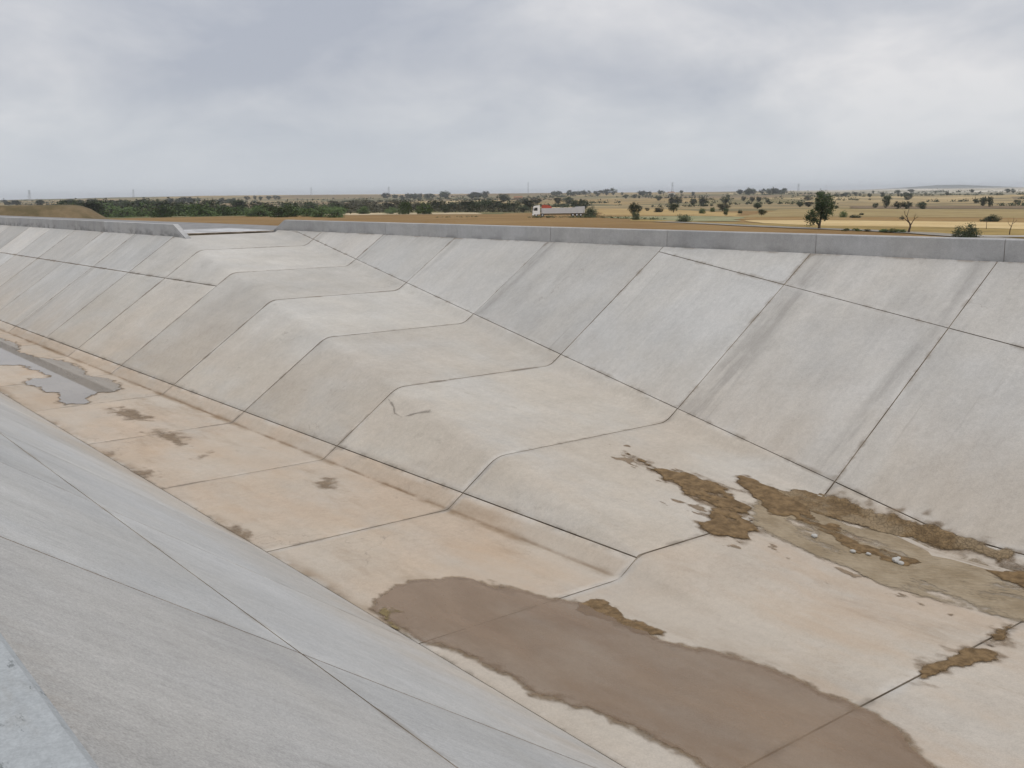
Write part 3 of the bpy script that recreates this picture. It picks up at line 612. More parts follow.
# far trees: x, y, height, width in metres
FAR_TREES = {
    'far': [(-282,428,2.2,3.0),(-279,432,6.0,5.0),(-250,395,3.2,4.5),(-247,397,3.2,4.5),(-241,399,3.0,5.0),(-491,768,4.9,6.2),(-550,894,6.1,9.1),(-334,615,2.7,4.1),(-279,520,4.6,4.0),(-253,477,5.0,3.2),(-300,598,2.6,4.5),(-588,615,5.4,6.6),(-582,616,5.8,6.6),(-796,816,4.4,6.6),(-540,588,4.6,6.2),(-532,589,5.4,7.7),(-488,564,6.9,7.2),(-690,827,4.7,5.2),(-609,741,4.6,5.6),(-592,729,4.3,5.5),(-534,668,3.3,4.1),(-363,480,2.6,4.7),(-356,478,2.9,5.8),(-629,849,3.6,10.2),(-938,715,9.6,14.8),(-715,604,5.9,9.1),(-694,599,6.2,12.4),(-452,392,5.2,5.8),(-447,394,5.4,6.4),(-812,643,5.5,12.0),(-770,624,5.8,13.4),(-357,349,2.4,2.9),(-349,346,1.4,2.4),(-221,305,1.1,1.5),(-272,383,1.4,2.3)],
    'sky': [(-1485,1874,10.6,19.6),(-1520,1939,7.3,10.3),(-1437,1865,10.9,12.0),(-1373,1710,8.6,13.1),(-1399,1673,7.5,13.7),(-1330,1700,9.6,10.8),(-1333,1681,6.2,11.1),(-1385,1685,10.4,18.6),(-1567,1921,9.8,15.7),(-1569,1909,10.4,19.5),(-1355,1751,7.9,9.1),(-1351,1634,7.4,11.4),(-1518,1814,8.4,10.7),(-1405,1804,8.0,11.5),(-1309,1664,10.1,10.3),(-1500,1915,7.1,12.2),(-1829,1595,5.9,6.1),(-1960,1674,7.2,12.1),(-1885,1749,7.9,10.4),(-1874,1663,6.6,11.0),(-1874,1714,6.3,11.7),(-1780,1506,8.4,15.3),(-1936,1683,8.9,11.4),(-1712,1485,5.8,6.6),(-1924,1739,7.1,7.4),(-1761,1644,7.7,9.3),(-1883,1684,8.3,11.5),(-1959,1651,6.3,9.1),(-1655,1520,8.6,15.9),(-1868,1677,6.6,9.1),(-1929,1642,7.5,10.6),(-1853,1732,10.9,15.3),(-1864,1647,8.3,10.5),(-1696,1485,7.1,13.4),(-1714,1620,12.5,16.3),(-1615,1605,7.2,12.8),(-1719,1718,7.7,12.5),(-1708,1718,6.7,10.9),(-1657,1653,7.4,12.0),(-1918,1223,7.6,11.6),(-1796,1118,5.9,9.4),(-1866,1207,7.4,12.8),(-1814,1162,7.5,13.1),(-1880,1205,8.2,13.3),(-1888,1275,7.2,10.6),(-1887,1190,8.4,12.0),(-1823,1202,7.6,8.7),(-1773,1177,7.2,9.9),(-1845,1209,7.3,12.1),(-1664,1037,6.0,9.5),(-1834,1162,7.2,7.5),(-1668,1079,4.9,5.5),(-1659,1060,5.3,5.5),(-1712,1168,11.2,17.2),(-1800,1224,10.5,14.3),(-1756,1257,6.7,11.8),(-1632,1173,8.2,8.9),(-1726,1251,8.6,15.9),(-1743,1281,9.6,15.2),(-1667,1198,8.3,12.5),(-1915,1418,9.7,12.7),(-1607,1185,6.2,9.3),(-1659,1207,8.4,15.2),(-2043,1226,8.6,10.8),(-2031,1226,10.2,18.6),(-1978,1217,6.7,9.7),(-1985,1217,6.7,9.7),(-1727,637,6.6,10.4),(-1673,624,8.7,15.2),(-1747,631,7.2,13.3),(-1654,633,6.9,7.8),(-1664,647,8.1,11.6),(-1757,666,9.0,10.0),(-1670,638,7.9,10.2),(-1742,643,7.9,10.5),(-1751,669,6.5,7.9),(-1848,691,10.0,14.9),(-1816,656,8.1,12.3),(-1764,672,8.1,14.8),(-1678,692,7.5,8.8),(-1801,739,5.8,10.2),(-1685,707,6.0,10.3),(-1602,679,6.2,9.3),(-1659,688,5.6,8.5),(-1583,668,5.5,9.6),(-1747,737,5.6,9.2),(-1837,783,7.8,8.1),(-1624,686,6.7,12.5),(-2114,932,7.0,12.8),(-2151,966,6.7,7.7),(-2095,953,6.7,9.1),(-2094,972,6.8,11.4),(-2099,997,6.6,8.4),(-2166,1021,7.9,10.6),(-2210,1026,6.2,9.8),(-2292,495,5.8,9.0),(-2084,437,4.6,7.7),(-1837,396,4.0,5.4),(-1861,412,5.0,7.9),(-2154,443,4.4,4.9),(-1897,413,5.4,7.7),(-1617,363,6.4,10.6),(-1486,360,5.8,9.4),(-1478,360,5.8,9.3),(-1315,378,5.6,7.4),(-1417,370,6.0,7.8),(-1320,353,6.1,9.7),(-1456,418,6.9,10.1),(-1527,424,6.8,9.3),(-1274,324,4.3,4.5),(-1477,430,6.7,6.7),(-1682,458,7.1,9.9),(-1301,352,4.3,4.9),(-1440,385,6.8,7.8),(-1271,1275,3.9,4.9),(-1433,1431,4.0,7.3),(-1759,1814,7.4,11.9),(-1744,1840,5.3,8.5),(-1572,1591,6.7,7.7),(-1082,1071,3.4,3.7),(-1780,1848,6.3,8.1),(-1244,1310,5.4,8.9),(-1255,1233,5.1,9.4),(-1327,1454,6.6,6.6),(-1696,1630,5.9,6.2),(-1761,1890,6.9,9.1),(-1132,1093,5.1,7.3),(-1010,1181,3.5,3.7),(-675,1085,2.8,3.8),(-686,1064,2.3,4.3),(-1068,1579,4.6,6.8),(-939,1337,3.1,4.7),(-912,1815,6.4,7.6),(-1140,1582,4.9,7.5),(-1097,1754,6.1,11.0),(-986,1533,5.6,6.8),(-929,1340,3.1,5.2),(-758,1445,3.2,3.4),(-723,1095,3.2,4.9),(-705,1068,3.7,3.9),(-889,1324,3.8,4.1),(-856,1391,4.9,7.3),(-955,1881,6.3,9.5),(-1216,1996,6.6,12.2),(-1039,1911,4.7,8.2),(-730,1167,2.5,2.9),(-1172,1791,4.7,5.0),(-932,1740,3.5,3.7),(-962,1395,5.3,9.9),(-752,1318,3.7,4.9),(-862,261,5.9,10.2),(-875,275,5.8,6.7),(-942,296,7.4,12.8),(-921,275,7.2,10.2),(-943,289,6.9,12.8),(-1043,323,7.1,7.8),(-928,320,4.9,9.2),(-964,311,6.3,11.3),(-893,297,5.3,6.2),(-918,310,6.8,8.3),(-899,298,7.3,12.8),(-965,334,6.1,6.9),(-941,325,4.9,5.7)],
    'beltd': [(-537,138,8.3,11.1),(-568,149,8.2,14.7),(-524,138,6.7,8.1),(-541,145,6.4,9.5),(-592,161,7.4,10.9),(-526,144,6.8,12.9),(-483,134,7.0,11.7),(-502,140,6.5,10.4),(-535,152,6.7,8.4),(-668,190,7.9,13.5),(-667,195,7.5,11.0),(-649,196,6.9,11.5),(-610,192,7.9,9.9),(-621,204,6.4,8.2),(-649,219,7.9,14.6),(-649,226,7.3,12.3),(-608,220,6.4,9.1),(-606,227,5.8,8.6),(-594,226,5.7,7.9),(-603,236,8.1,12.8),(-564,228,5.5,8.0),(-627,265,7.9,11.5),(-606,258,6.9,10.1),(-613,272,6.4,12.1),(-564,256,5.6,7.8),(-523,247,6.2,7.6),(-511,245,5.9,9.5),(-510,254,6.4,7.8),(-495,248,5.7,10.3),(-442,230,5.1,9.7),(-436,233,4.6,8.0),(-457,302,5.7,8.0),(-396,264,3.5,5.0),(-431,291,4.0,6.0),(-480,327,4.7,6.1),(-460,321,4.4,7.7),(-458,322,5.6,9.2),(-402,284,3.8,5.3),(-428,308,5.4,7.2),(-473,343,5.7,9.0),(-472,346,5.8,9.0),(-469,350,5.3,6.8),(-387,291,4.4,6.0),(-454,348,4.0,6.8),(-458,352,5.0,8.2),(-369,288,3.3,5.5),(-442,350,5.5,7.6)],
    'beltg': [(-577,159,7.1,12.3),(-570,164,7.9,10.9),(-586,174,7.7,12.8),(-471,144,6.1,10.8),(-515,162,5.7,8.8),(-555,181,7.8,12.4),(-571,190,6.7,8.9),(-429,146,6.0,9.7),(-553,194,7.2,11.5),(-486,176,6.8,9.1),(-496,182,6.4,11.7),(-427,160,5.8,7.8),(-427,164,5.9,10.7),(-451,181,5.5,8.6),(-456,188,5.3,8.6),(-464,197,4.9,6.3),(-383,164,4.3,5.8),(-375,165,5.1,8.7),(-386,172,5.5,10.2),(-350,160,4.7,8.7),(-358,168,5.1,7.9),(-398,191,4.5,5.8),(-354,174,4.0,6.9),(-329,166,4.7,8.0),(-314,163,4.3,8.1),(-386,203,4.3,5.8),(-429,227,4.2,8.7),(-415,233,4.2,6.7),(-395,235,3.6,6.2),(-370,226,7.1,6.7),(-357,227,5.8,7.8)],
    'beltb': [(-554,293,6.0,8.2),(-682,368,5.9,8.3),(-696,384,5.1,7.8),(-589,327,6.2,11.4),(-701,398,7.3,13.6),(-681,396,5.3,9.8),(-688,409,5.2,7.8),(-526,313,4.4,7.7),(-540,327,6.0,10.2),(-575,354,5.6,8.2),(-525,330,5.0,9.4),(-509,324,4.1,6.5),(-544,355,5.0,8.4),(-484,317,4.3,6.7),(-478,321,3.5,5.4),(-502,341,4.3,5.3),(-494,342,5.0,9.3),(-487,343,5.1,9.5),(-452,325,3.9,5.1),(-508,372,4.8,8.2)]}

# ------------------------------------------------------------------ water, silt and mud in the basin
def region(polys, pad=0.25, cell=0.03, wob=0.10, f0=1.6, oct=5, grow=0.0, squash=1.0, holes=0.0, rag=0.05):
    px = [q[0] for p_ in polys for q in p_]; py = [q[1] for p_ in polys for q in p_]
    xs = np.arange(min(px)-pad, max(px)+pad, cell); ys = np.arange(min(py)-pad, max(py)+pad, cell)
    X_, Y_ = np.meshgrid(xs, ys, indexing='ij'); F_ = np.full(X_.shape, 9.0)
    for p_ in polys: F_ = np.minimum(F_, poly_sd(X_, Y_, p_))
    F_ = F_-grow+wob*fbm(X_*squash, Y_, f0, oct)+rag*fbm(X_*0.6+3, Y_+8, 6.0, 3)
    if holes: F_ = np.maximum(F_, holes-1.2*np.abs(fbm(X_*0.5, Y_, 3.1, 3))-0.35*np.clip(-F_, 0, 1)) if False else np.maximum(F_, (fbm(X_*0.45+9, Y_+4, 2.6, 4)-holes)*0.3)
    return xs, ys, F_
def clampfloor(y): return y
def on_basin(base, amp=0.0, edge=0.05):
    def fn(x, y, f):
        k = min(1.0, max(0.0, -f/edge))
        return prof(x, y)+base+amp*k
    return fn
def mud_mat(name, a, b, rough=0.75, spec=0.35, sc=5.0, bump=0.02, crack=False, ripple=False, feather=(1.0, 0.10, 0.60, 0.9, 14)):
    t = MT(name, rough, spec); n = t.noise(sc, 6, 0.65); n2 = t.noise(sc*5, 4, 0.6, off=(3, 3, 3))
    c = t.mix(t.step(n, 0.34, 0.66), a, b); c = t.scale(c, t.math('MULTIPLY_ADD', n2, 0.45, 0.78)); h = t.math('ADD', n, t.math('MULTIPLY', n2, 0.5))
    if crack:
        vo = t.n.new('ShaderNodeTexVoronoi'); vo.feature = 'DISTANCE_TO_EDGE'; vo.inputs['Scale'].default_value = 13.0; wn_ = t.n.new('ShaderNodeTexNoise'); wn_.inputs['Scale'].default_value = 5; t.l.new(t.pos, wn_.inputs['Vector']); vm_ = t.n.new('ShaderNodeVectorMath'); vm_.operation = 'MULTIPLY_ADD'; t.l.new(wn_.outputs['Color'], vm_.inputs[0]); vm_.inputs[1].default_value = (.25, .25, .25); t.l.new(t.pos, vm_.inputs[2]); t.l.new(vm_.outputs[0], vo.inputs['Vector'])
        g = t.step(vo.outputs['Distance'], 0.01, 0.07); plate = t.step(t.noise(1.6, 3), 0.46, 0.60)
        c = t.mix(t.math('MULTIPLY', plate, 0.5), c, (0.30, 0.235, 0.15)); c = t.mix(t.math('MULTIPLY', t.math('SUBTRACT', 1.0, g), 0.4), c, (0.09, 0.062, 0.035)); h = t.math('ADD', h, t.math('MULTIPLY', g, 0.7))
    if ripple:
        wv = t.n.new('ShaderNodeTexWave'); wv.inputs['Scale'].default_value = 2.6; wv.inputs['Distortion'].default_value = 9.0; wv.inputs['Detail'].default_value = 3
        mp = t.n.new('ShaderNodeMapping'); mp.inputs['Rotation'].default_value = (0, 0, 0.9); t.l.new(t.pos, mp.inputs[0]); t.l.new(mp.outputs[0], wv.inputs['Vector'])
        h = t.math('ADD', h, t.math('MULTIPLY', wv.outputs['Fac'], 0.45)); c = t.mix(t.step(t.noise(0.9, 5, 0.6, st=(0.5, 1, 1), off=(7, 1, 2)), 0.50, 0.72), c, (0.35, 0.29, 0.21))
    t.col(c); t.bump(h, bump, 0.8)
    if feather: t.feather(*feather)
    return t.m
M_mud = mud_mat('wet_mud', (0.100, 0.060, 0.022), (0.205, 0.132, 0.060), sc=7.0, bump=0.03)
M_crack = mud_mat('cracked_mud', (0.125, 0.079, 0.034), (0.215, 0.143, 0.068), crack=True)
M_sand = mud_mat('damp_silt', (0.225, 0.172, 0.106), (0.295, 0.235, 0.158), sc=2.2, bump=0.02, ripple=True)
M_stain = mud_mat('silt_stain', (0.185, 0.130, 0.080), (0.27, 0.20, 0.13), bump=0.004, feather=(0.75, 0.10, 0.95, 1.0, 9))
M_damp = mud_mat('damp_concrete', (0.165, 0.112, 0.062), (0.25, 0.18, 0.11), 0.6, 0.4, bump=0.003, feather=(0.8, 0.10, 0.75, 1.2, 8))
M_alg = mud_mat('algae_mud', (0.155, 0.115, 0.045), (0.23, 0.175, 0.08), sc=9)
def water_mat(name, a, b, alpha, rough, thin=0.8):
    t = MT(name, rough, 0.5); c = t.mix(t.step(t.noise(0.9, 5, 0.6, st=(0.4, 1, 1), dist=0.4), 0.30, 0.70), a, b)
    c = t.mix(t.math('MULTIPLY', t.step(t.noise(2.2, 5, 0.62, st=(0.35, 1.4, 1), off=(6, 2, 1)), 0.60, 0.74), 0.45), c, tuple(q*0.62 for q in a))
    t.col(c); f = t.feather(alpha, 0.02, 0.32, 0.30, 9)
    # silt hangs thicker in some places than in others
    k = t.step(t.noise(1.1, 6, 0.66, st=(0.45, 1, 1), off=(1, 8, 8)), 0.32, 0.68, thin, 1.0); t.l.new(t.math('MULTIPLY', t.math('MULTIPLY', f, alpha), k), t.b.inputs['Alpha']); t.b.inputs['IOR'].default_value = 1.33
    return t.m
def mud(name, label, polys, mat, amp=0.02, ew=0.12, base=0.0085, **k):
    xs, ys, F_ = region(polys, **k)
    o = field_mesh(name, xs, ys, F_, on_basin(base, amp), mat, ew=ew); tag(o, label, 'mud', kind='stuff'); return o
# big shallow puddle
xs, ys, F_ = region([PUD1], pad=0.5, cell=0.028, wob=0.14, f0=1.1, rag=0.11)
F_ = np.maximum(F_, 0.035-poly_sd(*np.meshgrid(xs, ys, indexing='ij'), [(-20, -3), (-20, 0.0), (0, 0.0), (0, -3)]))
o = field_mesh('puddle_edge', xs, ys, np.maximum(np.maximum(F_-0.12, -F_-0.14), 0.006-np.meshgrid(xs, ys, indexing='ij')[1]), on_basin(0.0085), M_damp, ew=0.20)
tag(o, 'damp darkened concrete round the big shallow puddle', 'mud', kind='stuff')
o = field_mesh('puddle', xs, ys, F_, lambda x, y, f: 0.0135, water_mat('muddy_water', (0.205, 0.133, 0.078), (0.262, 0.180, 0.113), 0.80, 0.12, 0.62))
tag(o, 'large brown muddy puddle on the channel floor', 'puddle', kind='structure')
mud('mud_patch', 'dark wet lobe on the right side of the big puddle', [PUD1WET], M_mud, 0.004, rag=0.14, wob=0.16, f0=2.0)
mud('mud_patch', 'yellow brown algae at the left tip of the big puddle', [[(x, y+0.05) for x, y in PUD1ALG]], M_alg, 0.012, wob=0.22, f0=2.6, holes=0.05)
# far puddle that mirrors the sky
xs, ys, F_ = region([PUD2], cell=0.06, wob=0.34, f0=0.6, squash=0.5, rag=0.22)
o = field_mesh('puddle_edge', xs, ys, F_-0.16, on_basin(0.0085), M_damp, ew=0.3); tag(o, 'damp edge round the puddle at the left end of the floor', 'mud', kind='stuff')
o = field_mesh('puddle', xs, ys, F_, lambda x, y, f: 0.0135, water_mat('clear_water', (0.22, 0.19, 0.155), (0.27, 0.235, 0.195), 1.0, 0.02, 1.0))
tag(o, 'puddle mirroring the sky at the left end of the floor', 'puddle', kind='structure')
for nm, p_ in (('dark silt streak near the sky puddle', STA), ('dark silt blot on the middle of the floor', STB), ('small silt smear below the dark blot', STC), ('brown silt by the near bank joint', STD), ('long silt smear along the near bank foot', STE), ('dull damp spot on the floor below the ramp', STF), ('silt dab at the near bank foot', STG)):
    mud('silt_stain', nm, [p_], M_stain, 0.0, ew=0.55, cell=0.05, pad=0.7, grow=0.24, wob=0.5, f0=1.4, squash=0.45, rag=0.35)
mud('damp_silt', 'broad tan bed of rippled damp silt at the ramp foot', [SAND], M_sand, 0.006, ew=0.30, base=0.0062, grow=0.08, cell=0.035, wob=0.34, f0=1.0, squash=0.5, holes=0.8, rag=0.14)
# thin films and flakes of silt washed out round the deposits
def flakes(name, label, poly, mat, grow, thr, f0, sq, cell=0.03):
    xs, ys, F_ = region([poly], pad=grow+.2, cell=cell, wob=0.3, f0=1.2, grow=grow); X_, Y_ = np.meshgrid(xs, ys, indexing='ij')
    n_ = fbm(X_*sq+5, Y_+2, f0, 5); F_ = np.maximum(F_, (thr+0.5*np.clip(F_+grow, 0, grow)-n_)*0.2)
    o = field_mesh(name, xs, ys, F_, on_basin(0.0075), mat, ew=0.03); tag(o, label, 'mud', kind='stuff')
flakes('silt_flakes', 'thin silt flakes strewn left of the dark mud tongue', [(-15.6, 7.7), (-13.4, 7.6), (-11.0, 6.9), (-8.4, 6.75), (-6.6, 6.9), (-6.6, 6.5), (-8.6, 6.4), (-10.8, 5.7), (-12.4, 6.3), (-14.6, 7.0)], M_stain, 0.25, 0.33, 5.0, 0.45)
M_seep = mud_mat('seep', (0.22, 0.195, 0.165), (0.28, 0.25, 0.21), bump=0.002, feather=(0.55, 0.15, 1.1, 1.3, 9))
def seep(label, pts, wd, mat, lift=0.012):
    xs = np.arange(min(q[0] for q in pts)-.2, max(q[0] for q in pts)+.2, .02); ys = np.arange(min(q[1] for q in pts)-.2, max(q[1] for q in pts)+.2, .02); X_, Y_ = np.meshgrid(xs, ys, indexing='ij'); F_ = np.full(X_.shape, 9.)
    for a, b in zip(pts, pts[1:]):
        e = Vector((b[0]-a[0], b[1]-a[1])); t_ = np.clip(((X_-a[0])*e.x+(Y_-a[1])*e.y)/e.length_squared, 0, 1); F_ = np.minimum(F_, np.hypot(X_-a[0]-t_*e.x, Y_-a[1]-t_*e.y))
    F_ = F_-wd+wd*0.9*fbm(X_, Y_, 4., 4); o = field_mesh('seep_stain', xs, ys, F_, on_basin(lift), mat, ew=wd*0.7); tag(o, label, 'stain', kind='stuff')
seep('forked brown seep line on the outer face of the ramp', CRACK, 0.035, M_seep)
def mud_up(name, label, polys, mat, amp, ew=0.12, film=0.16, **k):
    xs, ys, F_ = region(polys, **k)
    o = field_mesh(name, xs, ys, F_, on_basin(0.0075, amp+0.014, 0.10), mat, ew=ew); tag(o, label, 'mud', kind='stuff')
    if film: mud('silt_film', 'thin silt film round the '+label, polys, M_stain, 0.0, ew=0.34, base=0.0055, **dict(k, grow=k.get('grow', 0)+film, rag=0.30, holes=0.0, pad=0.7))
    return o
mud_up('mud_patch', 'dark mud tongue lying across the ramp joint', [MUD1], M_mud, 0.012, grow=0.10, wob=0.30, f0=2.0, squash=0.6, rag=0.16, holes=0.55)
mud_up('mud_patch', 'dark mud wedge above the damp silt', [MUD2], M_mud, 0.010, grow=0.07, rag=0.12, wob=0.30, f0=1.6, squash=0.6)
mud_up('mud_patch', 'long cracked mud strip at the right bank foot', [MUD4], M_crack, 0.015, grow=0.10, rag=0.10, wob=0.14, f0=1.6, squash=0.6)
mud_up('mud_patch', 'dark mud at the right edge of the photo', [MUD5], M_mud, 0.01, grow=0.06, wob=0.16, f0=1.6, squash=0.6)
mud_up('mud_patch', 'wet mud beside the nearest floor joint', [MUD6], M_mud, 0.002, grow=0.10, wob=0.16, f0=2.6)
mud_up('mud_patch', 'wet mud at the upper end of the nearest floor joint', [MUD7], M_mud, 0.002, grow=0.06, wob=0.16, f0=2.6)
tr = [(TRACK[i][0], TRACK[i][1]+0.13) for i in range(5)]+[(TRACK[i][0], TRACK[i][1]-0.13) for i in range(4, -1, -1)]
mud_up('tyre_track', 'churned dark wheel track through the damp silt', [tr], M_mud, 0.012, grow=0.08, cell=0.025, wob=0.34, f0=2.8, oct=4, rag=0.16, holes=0.45)
# crumbs of dried mud
mb = MB()
def crumb(x, y, s_):
    z = prof(x, y); k = len(mb.v); a0 = rnd.uniform(0, 6.28)
    pts = [(math.cos(a0+i*1.257)*s_*rnd.uniform(.7, 1.3), math.sin(a0+i*1.257)*s_*rnd.uniform(.7, 1.3)) for i in range(5)]
    for a, b in pts: mb.v.append(Vector((x+a, y+b, prof(x+a, y+b)+0.002)))
    mb.v.append(Vector((x+rnd.uniform(-.3, .3)*s_, y+rnd.uniform(-.3, .3)*s_, z+0.004+s_*rnd.uniform(.15, .4))))
    for i in range(5): mb.f.append([k+i, k+(i+1) % 5, k+5])
for a, b in list(zip(CLODS, CLODS[1:]))+list(zip(CLODS2, CLODS2[1:])):
    for i in range(12):
        t = rnd.random(); crumb(a[0]+(b[0]-a[0])*t+rnd.gauss(0, .1), a[1]+(b[1]-a[1])*t+rnd.gauss(0, .10), rnd.uniform(.01, .035))
for i in range(90):
    a = rnd.choice(MUD1); crumb(a[0]+rnd.gauss(-.25, .55), a[1]+rnd.gauss(-.25, .28), rnd.uniform(.008, .026))
for i in range(50):
    crumb(rnd.uniform(-13.2, -8), rnd.uniform(6.2, 6.9), rnd.uniform(.008, .022))
for i in range(110):
    crumb(rnd.uniform(-34, -5), rnd.choice([rnd.uniform(.02, .35), rnd.uniform(.1, 3.6), rnd.uniform(3.3, 3.7)]), rnd.uniform(.006, .018))
tag(mb.build('mud_crumbs', M_mud), 'crumbs of dried mud strewn over the ramp foot and floor', 'mud', kind='stuff')
# pale stones lying in the silt
M_stone = plain('pale_stone', (0.42, 0.41, 0.385), 0.8, 0.2, 0.15, 12)
def stone(x, y, s_, label):
    bm = bmesh.new(); bmesh.ops.create_icosphere(bm, subdivisions=2, radius=1.0)
    for q in bm.verts:
        q.co *= 1+0.55*float(vnoise(q.co.x*1.3+x*7, q.co.y*1.3+q.co.z+y*5)); q.co = Vector((q.co.x*s_*1.3, q.co.y*s_, (q.co.z+0.55)*s_*0.7))
    t = MB(); t.add(bm); o = t.build('stone', M_stone); o.location = (x, y, prof(x, y)+0.02); o.rotation_euler = (0, 0, rnd.uniform(0, 6)); tag(o, label, 'stone', 'pale stones in the damp silt')
for (x, y), s_, lb in zip(STONES, (.05, .045, .035, .06, .045, .035), ('pale stone lying alone at the left of the damp silt', 'pale stone midway along the wheel track', 'small pale stone just right of the midway stone', 'largest pale stone at the end of the wheel track', 'pale stone in the cluster, nearest the viewer', 'smallest pale stone in the cluster at the track end')):
    stone(x, y, s_, lb)

# ------------------------------------------------------------------ trees and bushes
def leaf_mat(name, a, b, tr=0.15):
    t = MT(name, 0.75, 0.2); t.col(t.mix(t.island, a, b)); return t.m
M_leaf = {'green': leaf_mat('leaf_green', (0.050, 0.082, 0.022), (0.105, 0.152, 0.048)), 'dark': leaf_mat('leaf_dark', (0.028, 0.040, 0.018), (0.062, 0.074, 0.034)),
          'brown': leaf_mat('leaf_brown', (0.055, 0.055, 0.032), (0.100, 0.092, 0.056)), 'oak': leaf_mat('leaf_oak', (0.022, 0.036, 0.012), (0.062, 0.088, 0.028)), 'olive': leaf_mat('leaf_olive', (0.055, 0.070, 0.032), (0.110, 0.125, 0.062))}
M_bark = plain('bark', (0.085, 0.065, 0.048), 0.95, 0.1, 0.4, 4)
M_deadwood = plain('dead_wood', (0.075, 0.055, 0.042), 0.95, 0.1, 0.4, 4)
def crown_mesh(name, lobes, n_clump, n_leaf, leaf, mat, seed):
    """leaf-sized faces gathered in clumps through the volume of the lobes (unit-high tree)"""
    q = random.Random(seed); V = []; Fc = []
    tot = sum(l[3]*l[4]*l[5] for l in lobes)
    for lx, ly, lz, rx, ry, rz_ in lobes:
        for c in range(max(2, int(n_clump*rx*ry*rz_/tot))):
            d = Vector((q.gauss(0, 1), q.gauss(0, 1), q.gauss(0, 1))).normalized(); rr = q.uniform(0.35, 1.0)**0.6
            cx, cy_, cz = lx+d.x*rx*rr, ly+d.y*ry*rr, lz+d.z*rz_*rr; cr = q.uniform(0.10, 0.22)*min(1.0, (rx+rz_)*1.6)
            for i in range(n_leaf):
                p_ = Vector((cx+q.gauss(0, cr*.5), cy_+q.gauss(0, cr*.5), max(0.01, cz+q.gauss(0, cr*.42))))
                a = Vector((q.gauss(0, 1), q.gauss(0, 1), q.gauss(0, .7))).normalized(); b = a.orthogonal().normalized(); s_ = leaf*q.uniform(.6, 1.4)
                k = len(V); V += [p_-a*s_, p_+b*s_*.55, p_+a*s_, p_-b*s_*.55]; Fc.append([k, k+1, k+2, k+3])
    me = bpy.data.meshes.new(name); me.from_pydata([tuple(v) for v in V], [], Fc); me.materials.append(mat); return me
def trunk_mesh(name, kind, mat):
    t = MB()
    if kind == 'tree':
        t.tube([(0, 0, -.05), (.01, 0, .12), (.0, .01, .3), (.03, 0, .6)], [.05, .04, .03, .012])
        for a, z in ((0.3, .22), (2.2, .28), (3.9, .25), (5.3, .34)):
            t.tube([(0, 0, z-.04), (math.cos(a)*.13, math.sin(a)*.13, z+.14), (math.cos(a)*.24, math.sin(a)*.24, z+.30)], [.022, .015, .006], 5)
    else:
        for a in (0.2, 1.7, 3.0, 4.4, 5.5):
            t.tube([(math.cos(a)*.03, math.sin(a)*.03, -.05), (math.cos(a)*.13, math.sin(a)*.13, .28), (math.cos(a)*.25, math.sin(a)*.25, .6)], [.018, .014, .006], 5)
    me = bpy.data.meshes.new(name); me.from_pydata([tuple(v) for v in t.v], [], t.f); me.materials.append(mat); return me
TREE_L = [[(0, 0, .60, .40, .40, .36), (-.22, .1, .42, .26, .26, .24), (.24, -.1, .46, .24, .25, .26), (.05, 0, .24, .22, .22, .16)], [(.05, 0, .56, .42, .36, .34), (-.2, -.1, .68, .26, .24, .24), (.2, .15, .36, .25, .25, .22), (-.15, 0, .28, .22, .22, .18)], [(-.05, .05, .50, .38, .42, .38), (.22, 0, .66, .24, .24, .24), (0, 0, .2, .26, .24, .16)]]
BUSH_L = [[(0, 0, .36, .46, .46, .42), (.18, .1, .28, .30, .3, .30), (-.2, -.1, .26, .28, .3, .28), (0, 0, .12, .42, .42, .14)], [(-.12, 0, .34, .36, .40, .36), (.2, .05, .28, .30, .34, .30), (0, -.1, .60, .26, .26, .26), (0, 0, .12, .44, .42, .14)], [(0, 0, .32, .48, .44, .34), (-.2, 0, .46, .26, .28, .28), (.18, .1, .50, .24, .24, .26), (0, 0, .12, .45, .42, .14)]]
MESH = {}
def proto(shape, colour, size):
    out_ = []
    for i in range(3):
        k = (shape, colour, size, i)
        if k not in MESH:
            nc, nl, lf = {'near': (95, 36, .028), 'mid': (56, 24, .042), 'far': (32, 13, .075)}[size]
            MESH[k] = (crown_mesh('crown', (TREE_L if shape == 'tree' else BUSH_L)[i], nc, nl, lf, M_leaf[colour], 100+i*7+len(MESH)), trunk_mesh('trunk', shape, M_bark))
        out_.append(MESH[k])
    return out_
def plant(shape, colour, size, x, y, h, wd, label, group=None, var=None, cat=None, rz=None, sink=0.02):
    me = proto(shape, colour, size); me = me[rnd.randrange(3) if var is None else var]
    root = empty('tree' if shape == 'tree' else 'bush', (x, y, ground_z(x, y)+0.1-sink*h), rnd.uniform(0, 6.28) if rz is None else rz); root.scale = (wd, wd, h)
    for nm, q in zip(('crown', 'trunk' if shape == 'tree' else 'stems'), me):
        c = bpy.data.objects.new(nm, q); COL.objects.link(c); c.parent = root
    return tag(root, label, cat or ('tree' if shape == 'tree' else 'bush'), group)
RZ = YAW-math.pi/2
